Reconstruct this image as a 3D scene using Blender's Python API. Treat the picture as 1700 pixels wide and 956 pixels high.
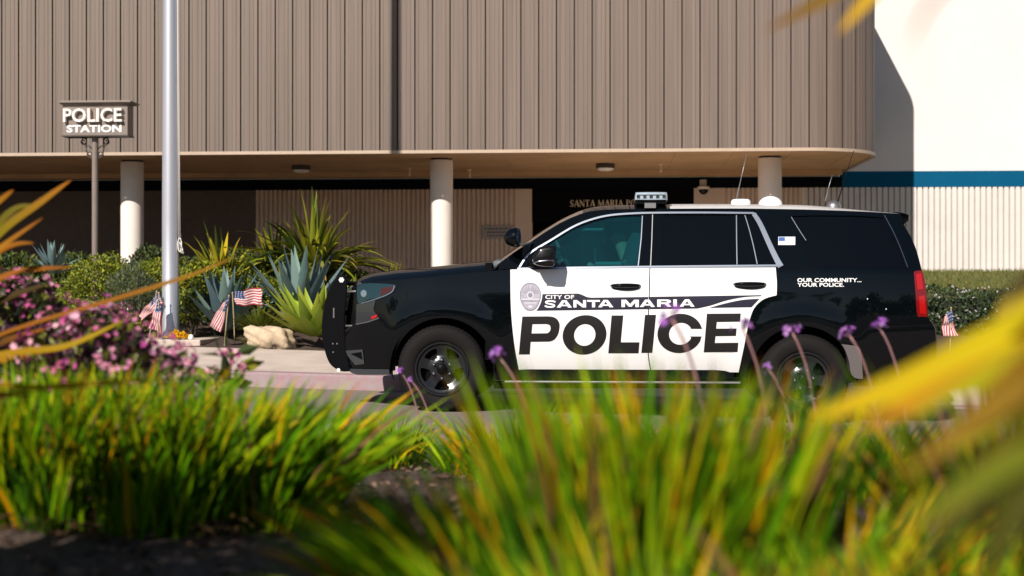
import bpy, bmesh, math, random
import numpy as np
from mathutils import Vector, Matrix
from mathutils.geometry import delaunay_2d_cdt

random.seed(7)
RNG = np.random.default_rng(7)
for o in list(bpy.data.objects):
    bpy.data.objects.remove(o)
SC = bpy.context.scene
COL = SC.collection
R = math.radians

# ------------------------------------------------------------------ camera, sky, sun, exposure
PSI = R(4.0)                    # the camera is turned 4 degrees off the street's normal
CAMZ = 1.12
F = 2361.0                      # focal length in photo pixels (50 mm on 36 mm)
cd = bpy.data.cameras.new('camera')
cam = bpy.data.objects.new('camera', cd)
COL.objects.link(cam)
cam.location = (0, 0, CAMZ)
cam.rotation_euler = (R(90), 0, PSI)
cd.lens = 50
cd.sensor_width = 36
cd.clip_end = 2000
cd.clip_start = 0.05
cd.dof.use_dof = True
cd.dof.focus_distance = 12.2
cd.dof.aperture_fstop = 2.2
SC.camera = cam

S_, K_ = 0.40, 0.78             # sunlight moves S_ right and K_ down per metre of depth
sun_el = math.atan2(K_, math.hypot(S_, 1))
world = bpy.data.worlds.new('World')
SC.world = world
world.use_nodes = True
wn = world.node_tree
bg = wn.nodes['Background']
sky = wn.nodes.new('ShaderNodeTexSky')
sky.sky_type = 'NISHITA'
sky.sun_disc = False
sky.sun_elevation = sun_el
sky.sun_rotation = math.atan2(-S_, -1)
sky.air_density = 1.0
sky.dust_density = 0.4
wn.links.new(sky.outputs[0], bg.inputs[0])
bg.inputs[1].default_value = 0.05
sd = bpy.data.lights.new('sun', 'SUN')
sun = bpy.data.objects.new('sun', sd)
COL.objects.link(sun)
sd.energy = 5.0
sd.angle = R(0.5)
sd.color = (1.0, 0.93, 0.85)
sun.rotation_euler = Vector((S_, 1, -K_)).to_track_quat('-Z', 'Y').to_euler()
SC.view_settings.view_transform = 'Standard'
SC.view_settings.look = 'None'
SC.view_settings.gamma = 1.0
SC.view_settings.use_curve_mapping = False
SC.view_settings.exposure = 0.34
SC.cycles.use_denoising = True
SC.cycles.max_bounces = 10
SC.cycles.transparent_max_bounces = 16
SC.cycles.sample_clamp_indirect = 6.0

# ------------------------------------------------------------------ helpers
CP, SP = math.cos(PSI), math.sin(PSI)


def ray(px, py):
    a = (px - 850.0) / F
    b = (478.0 - py) / F
    return (a * CP - SP, a * SP + CP, b)


def onY(px, py, Y):
    """point seen at photo pixel (px, py) on the street-parallel plane y = Y"""
    r = ray(px, py)
    t = Y / r[1]
    return Vector((r[0] * t, Y, CAMZ + r[2] * t))


def atd(px, py, d):
    r = ray(px, py)
    return Vector((r[0] * d, r[1] * d, CAMZ + r[2] * d))


def sp(pts, n=6):
    """open Catmull-Rom through 2D points"""
    P = [pts[0]] + list(pts) + [pts[-1]]
    out = []
    for i in range(1, len(P) - 2):
        p0, p1, p2, p3 = P[i - 1], P[i], P[i + 1], P[i + 2]
        for k in range(n):
            t = k / n
            out.append(tuple(0.5 * (2 * p1[j] + (p2[j] - p0[j]) * t + (2 * p0[j] - 5 * p1[j] + 4 * p2[j] - p3[j]) * t * t
                                    + (3 * p1[j] - p0[j] - 3 * p2[j] + p3[j]) * t ** 3) for j in range(len(p1))))
    out.append(tuple(pts[-1]))
    return out


def csp(pts, n=6):
    """closed Catmull-Rom"""
    m = len(pts)
    out = []
    for i in range(m):
        p0, p1, p2, p3 = pts[i - 1], pts[i], pts[(i + 1) % m], pts[(i + 2) % m]
        for k in range(n):
            t = k / n
            out.append(tuple(0.5 * (2 * p1[j] + (p2[j] - p0[j]) * t + (2 * p0[j] - 5 * p1[j] + 4 * p2[j] - p3[j]) * t * t
                                    + (3 * p1[j] - p0[j] - 3 * p2[j] + p3[j]) * t ** 3) for j in range(2)))
    return out


def arc(cx, cy, r, a0, a1, n=16, ry=None):
    ry = r if ry is None else ry
    return [(cx + r * math.cos(R(a0 + (a1 - a0) * i / n)), cy + ry * math.sin(R(a0 + (a1 - a0) * i / n))) for i in range(n + 1)]


def new_obj(name, me, mats, parent=None, smooth=True):
    o = bpy.data.objects.new(name, me)
    COL.objects.link(o)
    if not isinstance(mats, (list, tuple)):
        mats = [mats]
    for m in mats:
        me.materials.append(m)
    if parent is not None:
        o.parent = parent
    if smooth:
        me.polygons.foreach_set('use_smooth', [True] * len(me.polygons))
    return o


def mesh_obj(name, verts, faces, mats, parent=None, smooth=False, cols=None, midx=None):
    me = bpy.data.meshes.new(name)
    me.from_pydata([tuple(v) for v in verts], [], [tuple(f) for f in faces])
    if cols is not None:
        a = me.color_attributes.new('col', 'FLOAT_COLOR', 'POINT')
        arr = np.ones((len(verts), 4), dtype=np.float32)
        arr[:, :3] = np.asarray(cols, dtype=np.float32)
        a.data.foreach_set('color', arr.ravel())
    if midx is not None:
        me.polygons.foreach_set('material_index', midx)
    me.update()
    return new_obj(name, me, mats, parent, smooth)


def bm_obj(name, bm, mats, parent=None, smooth=False, angle=None):
    me = bpy.data.meshes.new(name)
    bm.normal_update()
    bm.to_mesh(me)
    bm.free()
    o = new_obj(name, me, mats, parent, smooth or angle is not None)
    if angle is not None:
        me.set_sharp_from_angle(angle=R(angle))
    return o


def bx(bm, x0, x1, y0, y1, z0, z1, bev=0.0, mi=0):
    r = bmesh.ops.create_cube(bm, size=1.0)
    vs = r['verts']
    for v in vs:
        v.co = Vector((x0 + (v.co.x + .5) * (x1 - x0), y0 + (v.co.y + .5) * (y1 - y0), z0 + (v.co.z + .5) * (z1 - z0)))
    fs = set(f for v in vs for f in v.link_faces)
    for f in fs:
        f.material_index = mi
    if bev > 0:
        es = list(set(e for v in vs for e in v.link_edges))
        bmesh.ops.bevel(bm, geom=es, offset=bev, segments=2, profile=0.5, affect='EDGES')
    return vs


def tube(bm, pts, rad, seg=10, cap=True, mi=0):
    pts = [Vector(p) for p in pts]
    rads = rad if isinstance(rad, (list, tuple)) else [rad] * len(pts)
    rings = []
    up = Vector((0, 0, 1))
    for i, p in enumerate(pts):
        d = (pts[min(i + 1, len(pts) - 1)] - pts[max(i - 1, 0)]).normalized()
        ref = up if abs(d.dot(up)) < .95 else Vector((0, 1, 0))
        a = d.cross(ref).normalized()
        b = d.cross(a).normalized()
        rings.append([bm.verts.new(p + (a * math.cos(2 * math.pi * k / seg) + b * math.sin(2 * math.pi * k / seg)) * rads[i]) for k in range(seg)])
    for i in range(len(rings) - 1):
        for k in range(seg):
            f = bm.faces.new((rings[i][k], rings[i][(k + 1) % seg], rings[i + 1][(k + 1) % seg], rings[i + 1][k]))
            f.material_index = mi
    if cap:
        for rr in (rings[0][::-1], rings[-1]):
            f = bm.faces.new(rr)
            f.material_index = mi


def lathe(bm, prof, seg=48, axis='Z', c=(0, 0, 0), mi=0, close=False):
    """prof: list of (radius, height)"""
    rings = []
    for (r, h) in prof:
        ring = []
        for k in range(seg):
            t = 2 * math.pi * k / seg
            a, b = r * math.cos(t), r * math.sin(t)
            co = (a, b, h) if axis == 'Z' else ((a, h, b) if axis == 'Y' else (h, a, b))
            ring.append(bm.verts.new(Vector(co) + Vector(c)))
        rings.append(ring)
    for i in range(len(rings) - 1):
        for k in range(seg):
            f = bm.faces.new((rings[i][k], rings[i][(k + 1) % seg], rings[i + 1][(k + 1) % seg], rings[i + 1][k]))
            f.material_index = mi
    return rings


def inside(poly, x, y):
    c = False
    n = len(poly)
    j = n - 1
    for i in range(n):
        xi, yi = poly[i]
        xj, yj = poly[j]
        if (yi > y) != (yj > y) and x < (xj - xi) * (y - yi) / (yj - yi) + xi:
            c = not c
        j = i
    return c


def fill2d(loops, step):
    """triangulate 2D loops (even-odd) with interior grid points; returns verts2d, tris"""
    pts, edges = [], []
    for lp in loops:
        s = len(pts)
        q = []
        for i, p in enumerate(lp):
            p2 = lp[(i + 1) % len(lp)]
            L = math.hypot(p2[0] - p[0], p2[1] - p[1])
            m = max(1, int(L / (step * 1.2)))
            for k in range(m):
                q.append((p[0] + (p2[0] - p[0]) * k / m, p[1] + (p2[1] - p[1]) * k / m))
        pts += q
        edges += [(s + i, s + (i + 1) % len(q)) for i in range(len(q))]
    xs = [p[0] for p in pts]
    ys = [p[1] for p in pts]
    bpts = np.array(pts)
    gx = np.arange(min(xs) + step / 2, max(xs), step)
    gy = np.arange(min(ys) + step / 2, max(ys), step)
    for i, x in enumerate(gx):
        for j, y in enumerate(gy):
            xx = x + (step / 2 if j % 2 else 0)
            if np.min(np.abs(bpts[:, 0] - xx) + np.abs(bpts[:, 1] - y)) < step * .5:
                continue
            if sum(inside(lp, xx, y) for lp in loops) % 2:
                pts.append((xx, y))
    V, E, T, *_ = delaunay_2d_cdt([Vector(p) for p in pts], edges, [], 0, 1e-6)
    tris = []
    for t in T:
        c = sum((V[i] for i in t), Vector((0, 0))) / len(t)
        if sum(inside(lp, c.x, c.y) for lp in loops) % 2:
            tris.append(tuple(t))
    return [(v.x, v.y) for v in V], tris


def boundary(tris):
    cnt = {}
    for t in tris:
        for i in range(3):
            e = (t[i], t[(i + 1) % 3])
            cnt[e] = 1
    return [e for e in cnt if (e[1], e[0]) not in cnt]


def tag(o, label, cat, group=None):
    o['label'] = label
    o['category'] = cat
    if group:
        o['group'] = group
    return o


def thing(name, label, cat, loc=(0, 0, 0), rz=0, group=None):
    o = bpy.data.objects.new(name, None)
    COL.objects.link(o)
    o.location = loc
    o.rotation_euler = (0, 0, rz)
    o.empty_display_size = .1
    return tag(o, label, cat, group)


def kind(o, k='structure'):
    o['kind'] = k
    return o


# ------------------------------------------------------------------ materials
def mat(name, color, rough=.6, metal=0., coat=0., var=0., vscale=8., bump=0., bscale=60., spec=.5, color2=None, vstretch=None, coat_rough=.03):
    m = bpy.data.materials.new(name)
    m.use_nodes = True
    nt = m.node_tree
    b = nt.nodes['Principled BSDF']
    b.inputs['Base Color'].default_value = (*color, 1)
    b.inputs['Roughness'].default_value = rough
    b.inputs['Metallic'].default_value = metal
    b.inputs['Coat Weight'].default_value = coat
    b.inputs['Coat Roughness'].default_value = coat_rough
    b.inputs['Specular IOR Level'].default_value = spec
    if var > 0 or color2 is not None or bump > 0:
        tc = nt.nodes.new('ShaderNodeTexCoord')
        mp = nt.nodes.new('ShaderNodeMapping')
        nt.links.new(tc.outputs['Object'], mp.inputs[0])
        if vstretch:
            mp.inputs['Scale'].default_value = vstretch
    if var > 0 or color2 is not None:
        nz = nt.nodes.new('ShaderNodeTexNoise')
        nz.inputs['Scale'].default_value = vscale
        nz.inputs['Detail'].default_value = 6
        nz.inputs['Roughness'].default_value = .65
        nt.links.new(mp.outputs[0], nz.inputs[0])
        rp = nt.nodes.new('ShaderNodeValToRGB')
        rp.color_ramp.elements[0].position = .35
        rp.color_ramp.elements[1].position = .65
        c2 = color2 or tuple(min(1, c * (1 + var)) for c in color)
        c1 = color if color2 else tuple(c * (1 - var) for c in color)
        rp.color_ramp.elements[0].color = (*c1, 1)
        rp.color_ramp.elements[1].color = (*c2, 1)
        nt.links.new(nz.outputs[0], rp.inputs[0])
        nt.links.new(rp.outputs[0], b.inputs['Base Color'])
    if bump > 0:
        n2 = nt.nodes.new('ShaderNodeTexNoise')
        n2.inputs['Scale'].default_value = bscale
        n2.inputs['Detail'].default_value = 5
        nt.links.new(mp.outputs[0], n2.inputs[0])
        bp = nt.nodes.new('ShaderNodeBump')
        bp.inputs['Strength'].default_value = bump
        bp.inputs['Distance'].default_value = .02
        nt.links.new(n2.outputs[0], bp.inputs['Height'])
        nt.links.new(bp.outputs[0], b.inputs['Normal'])
    return m


def leaf_mat(name, rough=.45, trans=.25, spec=.4):
    """foliage: each leaf's own colour from its mesh attribute, with some light passing through"""
    m = bpy.data.materials.new(name)
    m.use_nodes = True
    nt = m.node_tree
    b = nt.nodes['Principled BSDF']
    out = nt.nodes['Material Output']
    at = nt.nodes.new('ShaderNodeAttribute')
    at.attribute_name = 'col'
    b.inputs['Roughness'].default_value = rough
    b.inputs['Specular IOR Level'].default_value = spec
    nt.links.new(at.outputs['Color'], b.inputs['Base Color'])
    if trans > 0:
        tr = nt.nodes.new('ShaderNodeBsdfTranslucent')
        nt.links.new(at.outputs['Color'], tr.inputs[0])
        mx = nt.nodes.new('ShaderNodeMixShader')
        mx.inputs[0].default_value = trans
        nt.links.new(b.outputs[0], mx.inputs[1])
        nt.links.new(tr.outputs[0], mx.inputs[2])
        nt.links.new(mx.outputs[0], out.inputs[0])
    return m


def glass_mat(name, tint, refl=1.0, rough=0.0, glow_tint=None):
    m = bpy.data.materials.new(name)
    m.use_nodes = True
    nt = m.node_tree
    nt.nodes.remove(nt.nodes['Principled BSDF'])
    out = nt.nodes['Material Output']
    t = nt.nodes.new('ShaderNodeBsdfTransparent')
    t.inputs[0].default_value = (*tint, 1)
    g = nt.nodes.new('ShaderNodeBsdfGlossy')
    g.inputs['Roughness'].default_value = rough
    g.inputs[0].default_value = (refl, refl, refl, 1)
    fr = nt.nodes.new('ShaderNodeFresnel')
    fr.inputs[0].default_value = 1.5
    mx = nt.nodes.new('ShaderNodeMixShader')
    nt.links.new(fr.outputs[0], mx.inputs[0])
    if glow_tint:  # diffuse layer that paints a soft glow into the pane
        df = nt.nodes.new('ShaderNodeBsdfDiffuse')
        df.inputs[0].default_value = (*glow_tint, 1)
        m2 = nt.nodes.new('ShaderNodeMixShader')
        m2.inputs[0].default_value = .2
        nt.links.new(t.outputs[0], m2.inputs[1])
        nt.links.new(df.outputs[0], m2.inputs[2])
        t = m2
    nt.links.new(t.outputs[0], mx.inputs[1])
    nt.links.new(g.outputs[0], mx.inputs[2])
    nt.links.new(mx.outputs[0], out.inputs[0])
    return m


M = {}
M['siding'] = mat('painted_metal_siding', (.158, .117, .093), .6, var=.16, vscale=1.6, vstretch=(6, 6, .12))
M['siding_dark'] = mat('siding_groove', (.05, .035, .03), .8)
M['fascia'] = mat('fascia_edge', (.45, .34, .25), .55, var=.06)
M['soffit'] = mat('soffit_plaster', (.50, .32, .16), .8, var=.12, vscale=1.2)
M['stucco'] = mat('white_stucco', (.71, .66, .625), .85, var=.035, vscale=.9, bump=.15, bscale=90)
M['flute'] = mat('fluted_concrete', (.64, .59, .55), .85, var=.05, vscale=1.5, bump=.1)
M['flute_tan'] = mat('fluted_tan_concrete', (.66, .53, .43), .85, var=.07, vscale=1.5, bump=.1)
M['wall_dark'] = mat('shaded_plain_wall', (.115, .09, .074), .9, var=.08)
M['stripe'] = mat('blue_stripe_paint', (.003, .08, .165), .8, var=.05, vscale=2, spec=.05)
M['stripe_shaded'] = mat('shaded_stripe_paint', (.004, .006, .010), .8, spec=.05)  # blue stripe under the overhang, its shade put into the colour
M['column'] = mat('cream_column_paint', (.78, .70, .62), .75, var=.04, vscale=2, bump=.08, bscale=50)
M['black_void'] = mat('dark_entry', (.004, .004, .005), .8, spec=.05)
M['gold'] = mat('gold_letter', (.80, .68, .50), .5)
M['white_plastic'] = mat('white_plastic', (.8, .78, .74), .4)
M['grey_sign'] = mat('grey_sign_plate', (.36, .33, .32), .6)
M['sign_ink'] = mat('sign_ink', (.12, .11, .11), .7)
M['asphalt'] = mat('asphalt', (.23, .18, .155), .9, var=.3, vscale=55, bump=.5, bscale=120)
M['concrete'] = mat('sidewalk_concrete', (.54, .44, .37), .9, var=.09, vscale=3, bump=.15, bscale=120)
M['kerb'] = mat('worn_red_kerb_paint', (.33, .19, .21), .8, color2=(.30, .25, .25), vscale=14, bump=.3, bscale=70)
M['soil'] = mat('mulch_soil', (.035, .022, .015), .95, color2=(.11, .068, .048), vscale=38, bump=1.0, bscale=70)
M['lawn'] = mat('lawn_soil', (.04, .05, .012), .95, color2=(.08, .085, .02), vscale=20)
M['paint_black'] = mat('black_car_paint', (.0015, .0025, .0035), .4, coat=.75, spec=.0, coat_rough=.04)
M['paint_white'] = mat('white_car_paint', (.82, .81, .80), .35, coat=.8)
M['trim_black'] = mat('black_satin_trim', (.004, .004, .005), .4, spec=.06)
M['rubber'] = mat('tyre_rubber', (.011, .0095, .0095), .75, spec=.12, bump=.05, bscale=40)
M['steel_black'] = mat('black_wheel_steel', (.012, .013, .015), .25, spec=.45)
M['chrome'] = mat('chrome', (.75, .76, .78), .12, metal=1.0)
M['brushed'] = mat('brushed_trim', (.42, .46, .52), .28, metal=1.0)
M['grey_metal'] = mat('grey_metal', (.30, .29, .29), .4, metal=.8)
M['decal_black'] = mat('black_vinyl', (.012, .011, .012), .4, spec=.4)
M['decal_navy'] = mat('navy_vinyl', (.016, .015, .03), .35)
M['decal_white'] = mat('white_vinyl', (.82, .82, .82), .4)
M['decal_blue'] = mat('blue_vinyl', (.03, .09, .32), .4)
M['badge'] = mat('badge_vinyl', (.36, .34, .40), .5, var=.18, vscale=60)
M['badge_line'] = mat('badge_line_vinyl', (.20, .19, .25), .5)
M['badge_light'] = mat('badge_light_vinyl', (.55, .53, .58), .5)
M['red_lens'] = mat('red_lens', (.42, .006, .006), .12, coat=1.0)
M['red_lens_dark'] = mat('dark_red_lens', (.18, .003, .004), .15, coat=1.0)
M['amber'] = mat('amber_lens', (.05, .006, .004), .2, coat=.6)
M['lamp_clear'] = mat('headlight_glass', (.008, .035, .045), .06, metal=.3, coat=1.0)
M['lens_clear'] = mat('clear_lightbar_lens', (.44, .52, .60), .12, metal=.25, coat=1.0)
M['glass_front'] = glass_mat('teal_window_glass', (.20, .62, .66), glow_tint=(.004, .075, .095))  # teal glow of the front window painted in as diffuse colour
M['windscreen'] = glass_mat('windscreen_glass', (.62, .74, .72))
M['glass_dark'] = mat('dark_tinted_glass', (.002, .0025, .004), .03, spec=.3)
M['interior'] = mat('interior_fabric', (.045, .05, .055), .8)
M['interior_grey'] = mat('interior_panel', (.07, .08, .085), .6)
M['sign_brown'] = mat('brown_sign_paint', (.20, .16, .135), .45, var=.06)
M['sign_dark'] = mat('dark_bronze', (.05, .04, .034), .45)
M['letter_cream'] = mat('cream_letter', (.80, .74, .68), .45)
M['pole_metal'] = mat('flagpole_aluminium', (.60, .60, .65), .36, metal=.65)
M['rope'] = mat('white_rope', (.75, .72, .68), .8)
M['rock'] = mat('sandstone', (.52, .40, .27), .9, var=.18, vscale=7, bump=.6, bscale=18)
M['leaf'] = leaf_mat('leaf', .5, .22)
M['leaf_gloss'] = leaf_mat('strap_leaf', .55, .20, .06)
M['agave'] = leaf_mat('agave_leaf', .55, .04, .3)
M['petal'] = leaf_mat('petal', .6, .3, .2)
M['bark'] = mat('twig_bark', (.06, .04, .028), .9, var=.2)
M['cloth'] = leaf_mat('flag_cloth', .8, .2, .2)
M['stick'] = mat('wood_stick', (.45, .33, .18), .7)

# ------------------------------------------------------------------ ground
def clip(v, a, b):
    return max(a, min(b, v))


def sst(a, b, v):
    t = clip((v - a) / (b - a), 0, 1)
    return t * t * (3 - 2 * t)


def rz(x):
    return .015 - .0262 * clip(x, -6, 5)


def bedz(x, y):
    """ground of the planting bed the camera stands in"""
    return rz(x) * sst(3, 8, y) + .47 - (.35) * sst(3.5, 8.6, y) + .012 * math.sin(x * 3.1 + y * 1.7) + .012 * math.sin(x * 7.3 - y * 5.1)


def farz(x, y):
    """ground between the pavement and the station"""
    z = rz(x) + .15 + .12 * sst(14.3, 16.6, y) + .33 * sst(16.6, 20.5, y)
    bank = .62 * sst(20.4, 22.4, y) + .30 * sst(22.4, 26.7, y)
    z += bank * sst(3.6, 4.6, x)
    return z


def sheet(name, xs, ys, fz, m, k='structure'):
    vs = [(x, y, fz(x, y)) for y in ys for x in xs]
    nx = len(xs)
    fs = [(j * nx + i, j * nx + i + 1, (j + 1) * nx + i + 1, (j + 1) * nx + i) for j in range(len(ys) - 1) for i in range(nx - 1)]
    return kind(mesh_obj(name, vs, fs, m, smooth=True), k)


def lin(a, b, n):
    return [a + (b - a) * i / (n - 1) for i in range(n)]


sheet('ground', [-600, -60, -20, 20, 60, 600], [-600, -60, 0, 40, 80, 600], lambda x, y: -.5, M['asphalt'])
sheet('planting_bed', lin(-14, 14, 113), lin(-9, 8.8, 90), bedz, M['soil'])
sheet('road', [-120, -60, -20] + lin(-8, 8, 33) + [20, 60, 120], [8.9, 9.5] + lin(10, 14.4, 8), lambda x, y: rz(x), M['asphalt'])


def kerb_drop(x):
    return .13 * sst(-1.86, -1.66, x)


sheet('sidewalk', [-60, -20] + lin(-10, -1.9, 28) + lin(-1.86, -1.6, 7) + lin(-1.5, 9, 30) + [20, 60], lin(14.46, 16.62, 12),
      lambda x, y: farz(x, y) - kerb_drop(x) * (1 - sst(14.5, 15.6, y)) + .004, M['concrete'])
sheet('soil_bed', [-60, -20] + lin(-12, 12, 97) + [20, 60], lin(16.6, 27.2, 44),
      lambda x, y: farz(x, y) + .014 * math.sin(5 * x + 3 * y) - .01, M['soil'])
sheet('entrance_path', lin(-1.3, 3.3, 12), lin(16.63, 26.6, 30), lambda x, y: farz(x, y) + .02, M['concrete'])
sheet('lawn', lin(4.1, 16, 40), lin(22.3, 26.64, 20), lambda x, y: farz(x, y) + .012, M['lawn'])

# kerb: bevelled strips, cut into lengths by joints
bm = bmesh.new()
xs = [-30, -20, -12] + lin(-8, -1.9, 14) + lin(-1.86, -1.66, 5) + lin(-1.4, 12, 12) + [30]
prof = lambda x: [(14.30, rz(x) - .1), (14.315, farz(x, 14.3) - kerb_drop(x) - .02), (14.335, farz(x, 14.3) - kerb_drop(x)), (14.47, farz(x, 14.4) - kerb_drop(x) + .006), (14.47, rz(x) - .1)]
prev = None
for x in xs:
    ring = [bm.verts.new((x, y, z)) for y, z in prof(x)]
    if prev:
        for k in range(4):
            bm.faces.new((prev[k], prev[k + 1], ring[k + 1], ring[k]))
    prev = ring
kb = kind(bm_obj('kerb', bm, M['kerb']))
bm = bmesh.new()
bx(bm, -40, 40, 8.78, 8.92, -.2, .13, .02)
kind(bm_obj('near_kerb', bm, M['concrete'])).name = 'kerb'

# ------------------------------------------------------------------ police station
YF, YW = 22.45, 26.65           # face of the overhanging storey, face of the ground-floor wall
XR, RC = 4.30, 1.30             # right side of the overhang, its corner radius
ZS = 3.26                       # underside of the overhang
ZT = 7.0
XL = -16.0
bld = thing('police_station', 'long police station with brown ribbed upper storey overhanging cream round columns and a white wall', 'building', (0, 26, 0))
BO = Vector((0, 26, 0))


def bpart(name, verts, faces, m, smooth=False, midx=None, parent=None):
    return mesh_obj(name, [Vector(v) - BO for v in verts], faces, m, parent or bld, smooth, midx=midx)


def bpart_bm(name, bm, m, smooth=False, angle=None, parent=None):
    for v in bm.verts:
        v.co -= BO
    return bm_obj(name, bm, m, parent or bld, smooth, angle)


def path(s):
    """plan of the overhang face: s metres along from XL, returns point and outward normal"""
    L1 = (XR - RC) - XL
    if s <= L1:
        return Vector((XL + s, YF, 0)), Vector((0, -1, 0))
    La = RC * math.pi / 2
    if s <= L1 + La:
        t = (s - L1) / RC
        n = Vector((math.sin(t), -math.cos(t), 0))
        return Vector((XR - RC, YF + RC, 0)) + n * RC, n
    return Vector((XR, YF + RC + (s - L1 - La), 0)), Vector((1, 0, 0))


LT = (XR - RC) - XL + RC * math.pi / 2 + (YW - YF - RC)
PAN = .2815
stops = []                       # (s, depth, material)
s = (onY(30, 100, YF).x - XL) % PAN - PAN
while s < LT:
    jit = random.uniform(-.004, .004)
    dmb = [(0, .03, 1), (.004, .03, 1), (.018, .03, 1), (.021, 0, 0), (.062 + jit, 0, 0), (.066, .006, 0), (.074, .006, 0), (.078, 0, 0),
           (.150, 0, 0), (.153, .004, 0), (.158, .004, 0), (.161, 0, 0), (.215 + jit, 0, 0), (.219, .007, 0), (.227, .007, 0), (.231, 0, 0), (PAN - .003, 0, 0)]
    for q, dd, mi in dmb:
        if 0 <= s + q <= LT:
            stops.append((s + q, dd, mi))
    s += PAN
stops = sorted(stops)
stops = [(0, 0, 0)] + stops + [(LT, 0, 0)]
vs, fs, mi = [], [], []
for (s, dd, m_) in stops:
    p, n = path(clip(s, 0, LT))
    q = p - n * dd
    vs += [(q.x, q.y, ZS + .045), (q.x, q.y, ZT)]
for i in range(len(stops) - 1):
    fs.append((2 * i, 2 * i + 2, 2 * i + 3, 2 * i + 1))
    a, b = stops[i], stops[i + 1]
    mi.append(1 if a[1] >= .03 or b[1] >= .03 else 0)
bpart('siding', vs, fs, [M['siding'], M['siding_dark']], midx=mi)
# roof lid and parapet
lid = [path(LT * i / 160)[0] for i in range(161)]
vs = [(p.x, p.y, ZT) for p in lid] + [(XL, YW + 8, ZT), (XR, YW + 8, ZT)]
bpart('roof', vs, [tuple(range(161)) + (162, 161)], M['fascia'])
# fascia edge and soffit
vs, fs = [], []
for i, p in enumerate(lid):
    n = path(LT * i / 160)[1]
    o_, i_ = p + n * .012, p - n * .06
    vs += [(o_.x, o_.y, ZS + .05), (o_.x, o_.y, ZS), (i_.x, i_.y, ZS)]
for i in range(160):
    a = 3 * i
    fs += [(a, a + 1, a + 4, a + 3), (a + 1, a + 2, a + 5, a + 4)]
bpart('fascia', vs, fs, M['fascia'])
sof = [path(LT * i / 160)[0] - path(LT * i / 160)[1] * .058 for i in range(161)]
vs = [(p.x, p.y, ZS + .012) for p in sof] + [(XL, YW, ZS + .012)]
bpart('soffit', vs, [tuple(range(161)) + (161,)], M['soffit'])
bm = bmesh.new()
bx(bm, XL, XR - .12, YW - .5, YW - .003, ZS - .075, ZS + .011)
for x in lin(-3.6, 3.8, 9):
    bx(bm, x - .006, x + .006, YF + .1, YW - .5, ZS + .004, ZS + .0115)
bpart_bm('soffit_drop', bm, M['soffit'])

# ground-floor walls
zst0, zst1 = onY(1600, 310, YW).z, onY(1600, 283.5, YW).z
XE0, XE1 = onY(883, 330, YW).x, onY(1152, 330, YW).x    # dark entrance
XFL = onY(425, 400, YW).x
XF2, XF3 = onY(1200, 330, YW).x, onY(855, 330, YW).x
XRR = 26.0


def flutes(x0, x1, z0, z1, pitch=.088, dep=.036, face=.52):
    vs, fs = [], []
    x = x0
    xs_ = []
    while x < x1 - pitch:
        xs_ += [(x, 0), (x + pitch * face, 0), (x + pitch * (face + .06), dep), (x + pitch * .93, dep)]
        x += pitch
    xs_ += [(x1, 0)]
    for (xx, dd) in xs_:
        vs += [(xx, YW + dd, z0), (xx, YW + dd, z1)]
    for i in range(len(xs_) - 1):
        fs.append((2 * i, 2 * i + 2, 2 * i + 3, 2 * i + 1))
    return vs, fs


bpart('fluted_wall', *flutes(XR - .75, XRR, .2, zst0, .104, .05, .72), M['flute'])
bpart('fluted_wall', *flutes(XF2, XR - .752, .2, zst0), M['flute_tan'])
bpart('fluted_wall', *flutes(XFL, XF3, .2, zst0), M['flute_tan'])
bm = bmesh.new()
bx(bm, XF3, XE0, YW - .003, YW + .3, .2, zst0 - .001)
bpart_bm('entrance_pier', bm, M['flute_tan'])
bm = bmesh.new()
bx(bm, XE1, XF2, YW - .003, YW + .3, .2, zst0 - .001)
bpart_bm('entrance_pier', bm, M['flute_tan'])
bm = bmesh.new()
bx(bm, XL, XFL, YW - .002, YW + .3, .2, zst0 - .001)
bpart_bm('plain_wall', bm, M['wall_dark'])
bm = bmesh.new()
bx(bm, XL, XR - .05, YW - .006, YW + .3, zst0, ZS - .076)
bpart_bm('shaded_stripe', bm, M['stripe_shaded'])  # same stripe as the blue one, painted near-black for the overhang's shade
bm = bmesh.new()
bx(bm, XR - .05, XRR, YW - .006, YW + .3, zst0, zst1)
bpart_bm('blue_stripe', bm, M['stripe'])
bm = bmesh.new()
bx(bm, XR - .6, XRR, YW, YW + .3, zst1, 9.5)
bpart_bm('upper_wall', bm, M['stucco'])
# entrance recess with glazed doors
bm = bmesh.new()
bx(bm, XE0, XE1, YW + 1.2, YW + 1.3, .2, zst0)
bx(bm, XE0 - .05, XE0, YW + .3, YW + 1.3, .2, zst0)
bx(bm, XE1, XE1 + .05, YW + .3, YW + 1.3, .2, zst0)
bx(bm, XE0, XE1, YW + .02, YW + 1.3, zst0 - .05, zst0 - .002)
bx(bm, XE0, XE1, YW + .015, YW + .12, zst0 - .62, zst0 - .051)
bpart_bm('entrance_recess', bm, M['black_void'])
for k in range(3):
    a = XE0 + .25 + k * .85
    bm = bmesh.new()
    bx(bm, a, a + .8, YW + 1.15, YW + 1.19, .62, zst0 - .7)
    d = bpart_bm('glass_door', bm, M['glass_dark'])
    bm = bmesh.new()
    bx(bm, a + .05, a + .09, YW + 1.09, YW + 1.14, 1.4, 1.9)
    bpart_bm('door_handle', bm, M['grey_metal'], parent=d)


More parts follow.
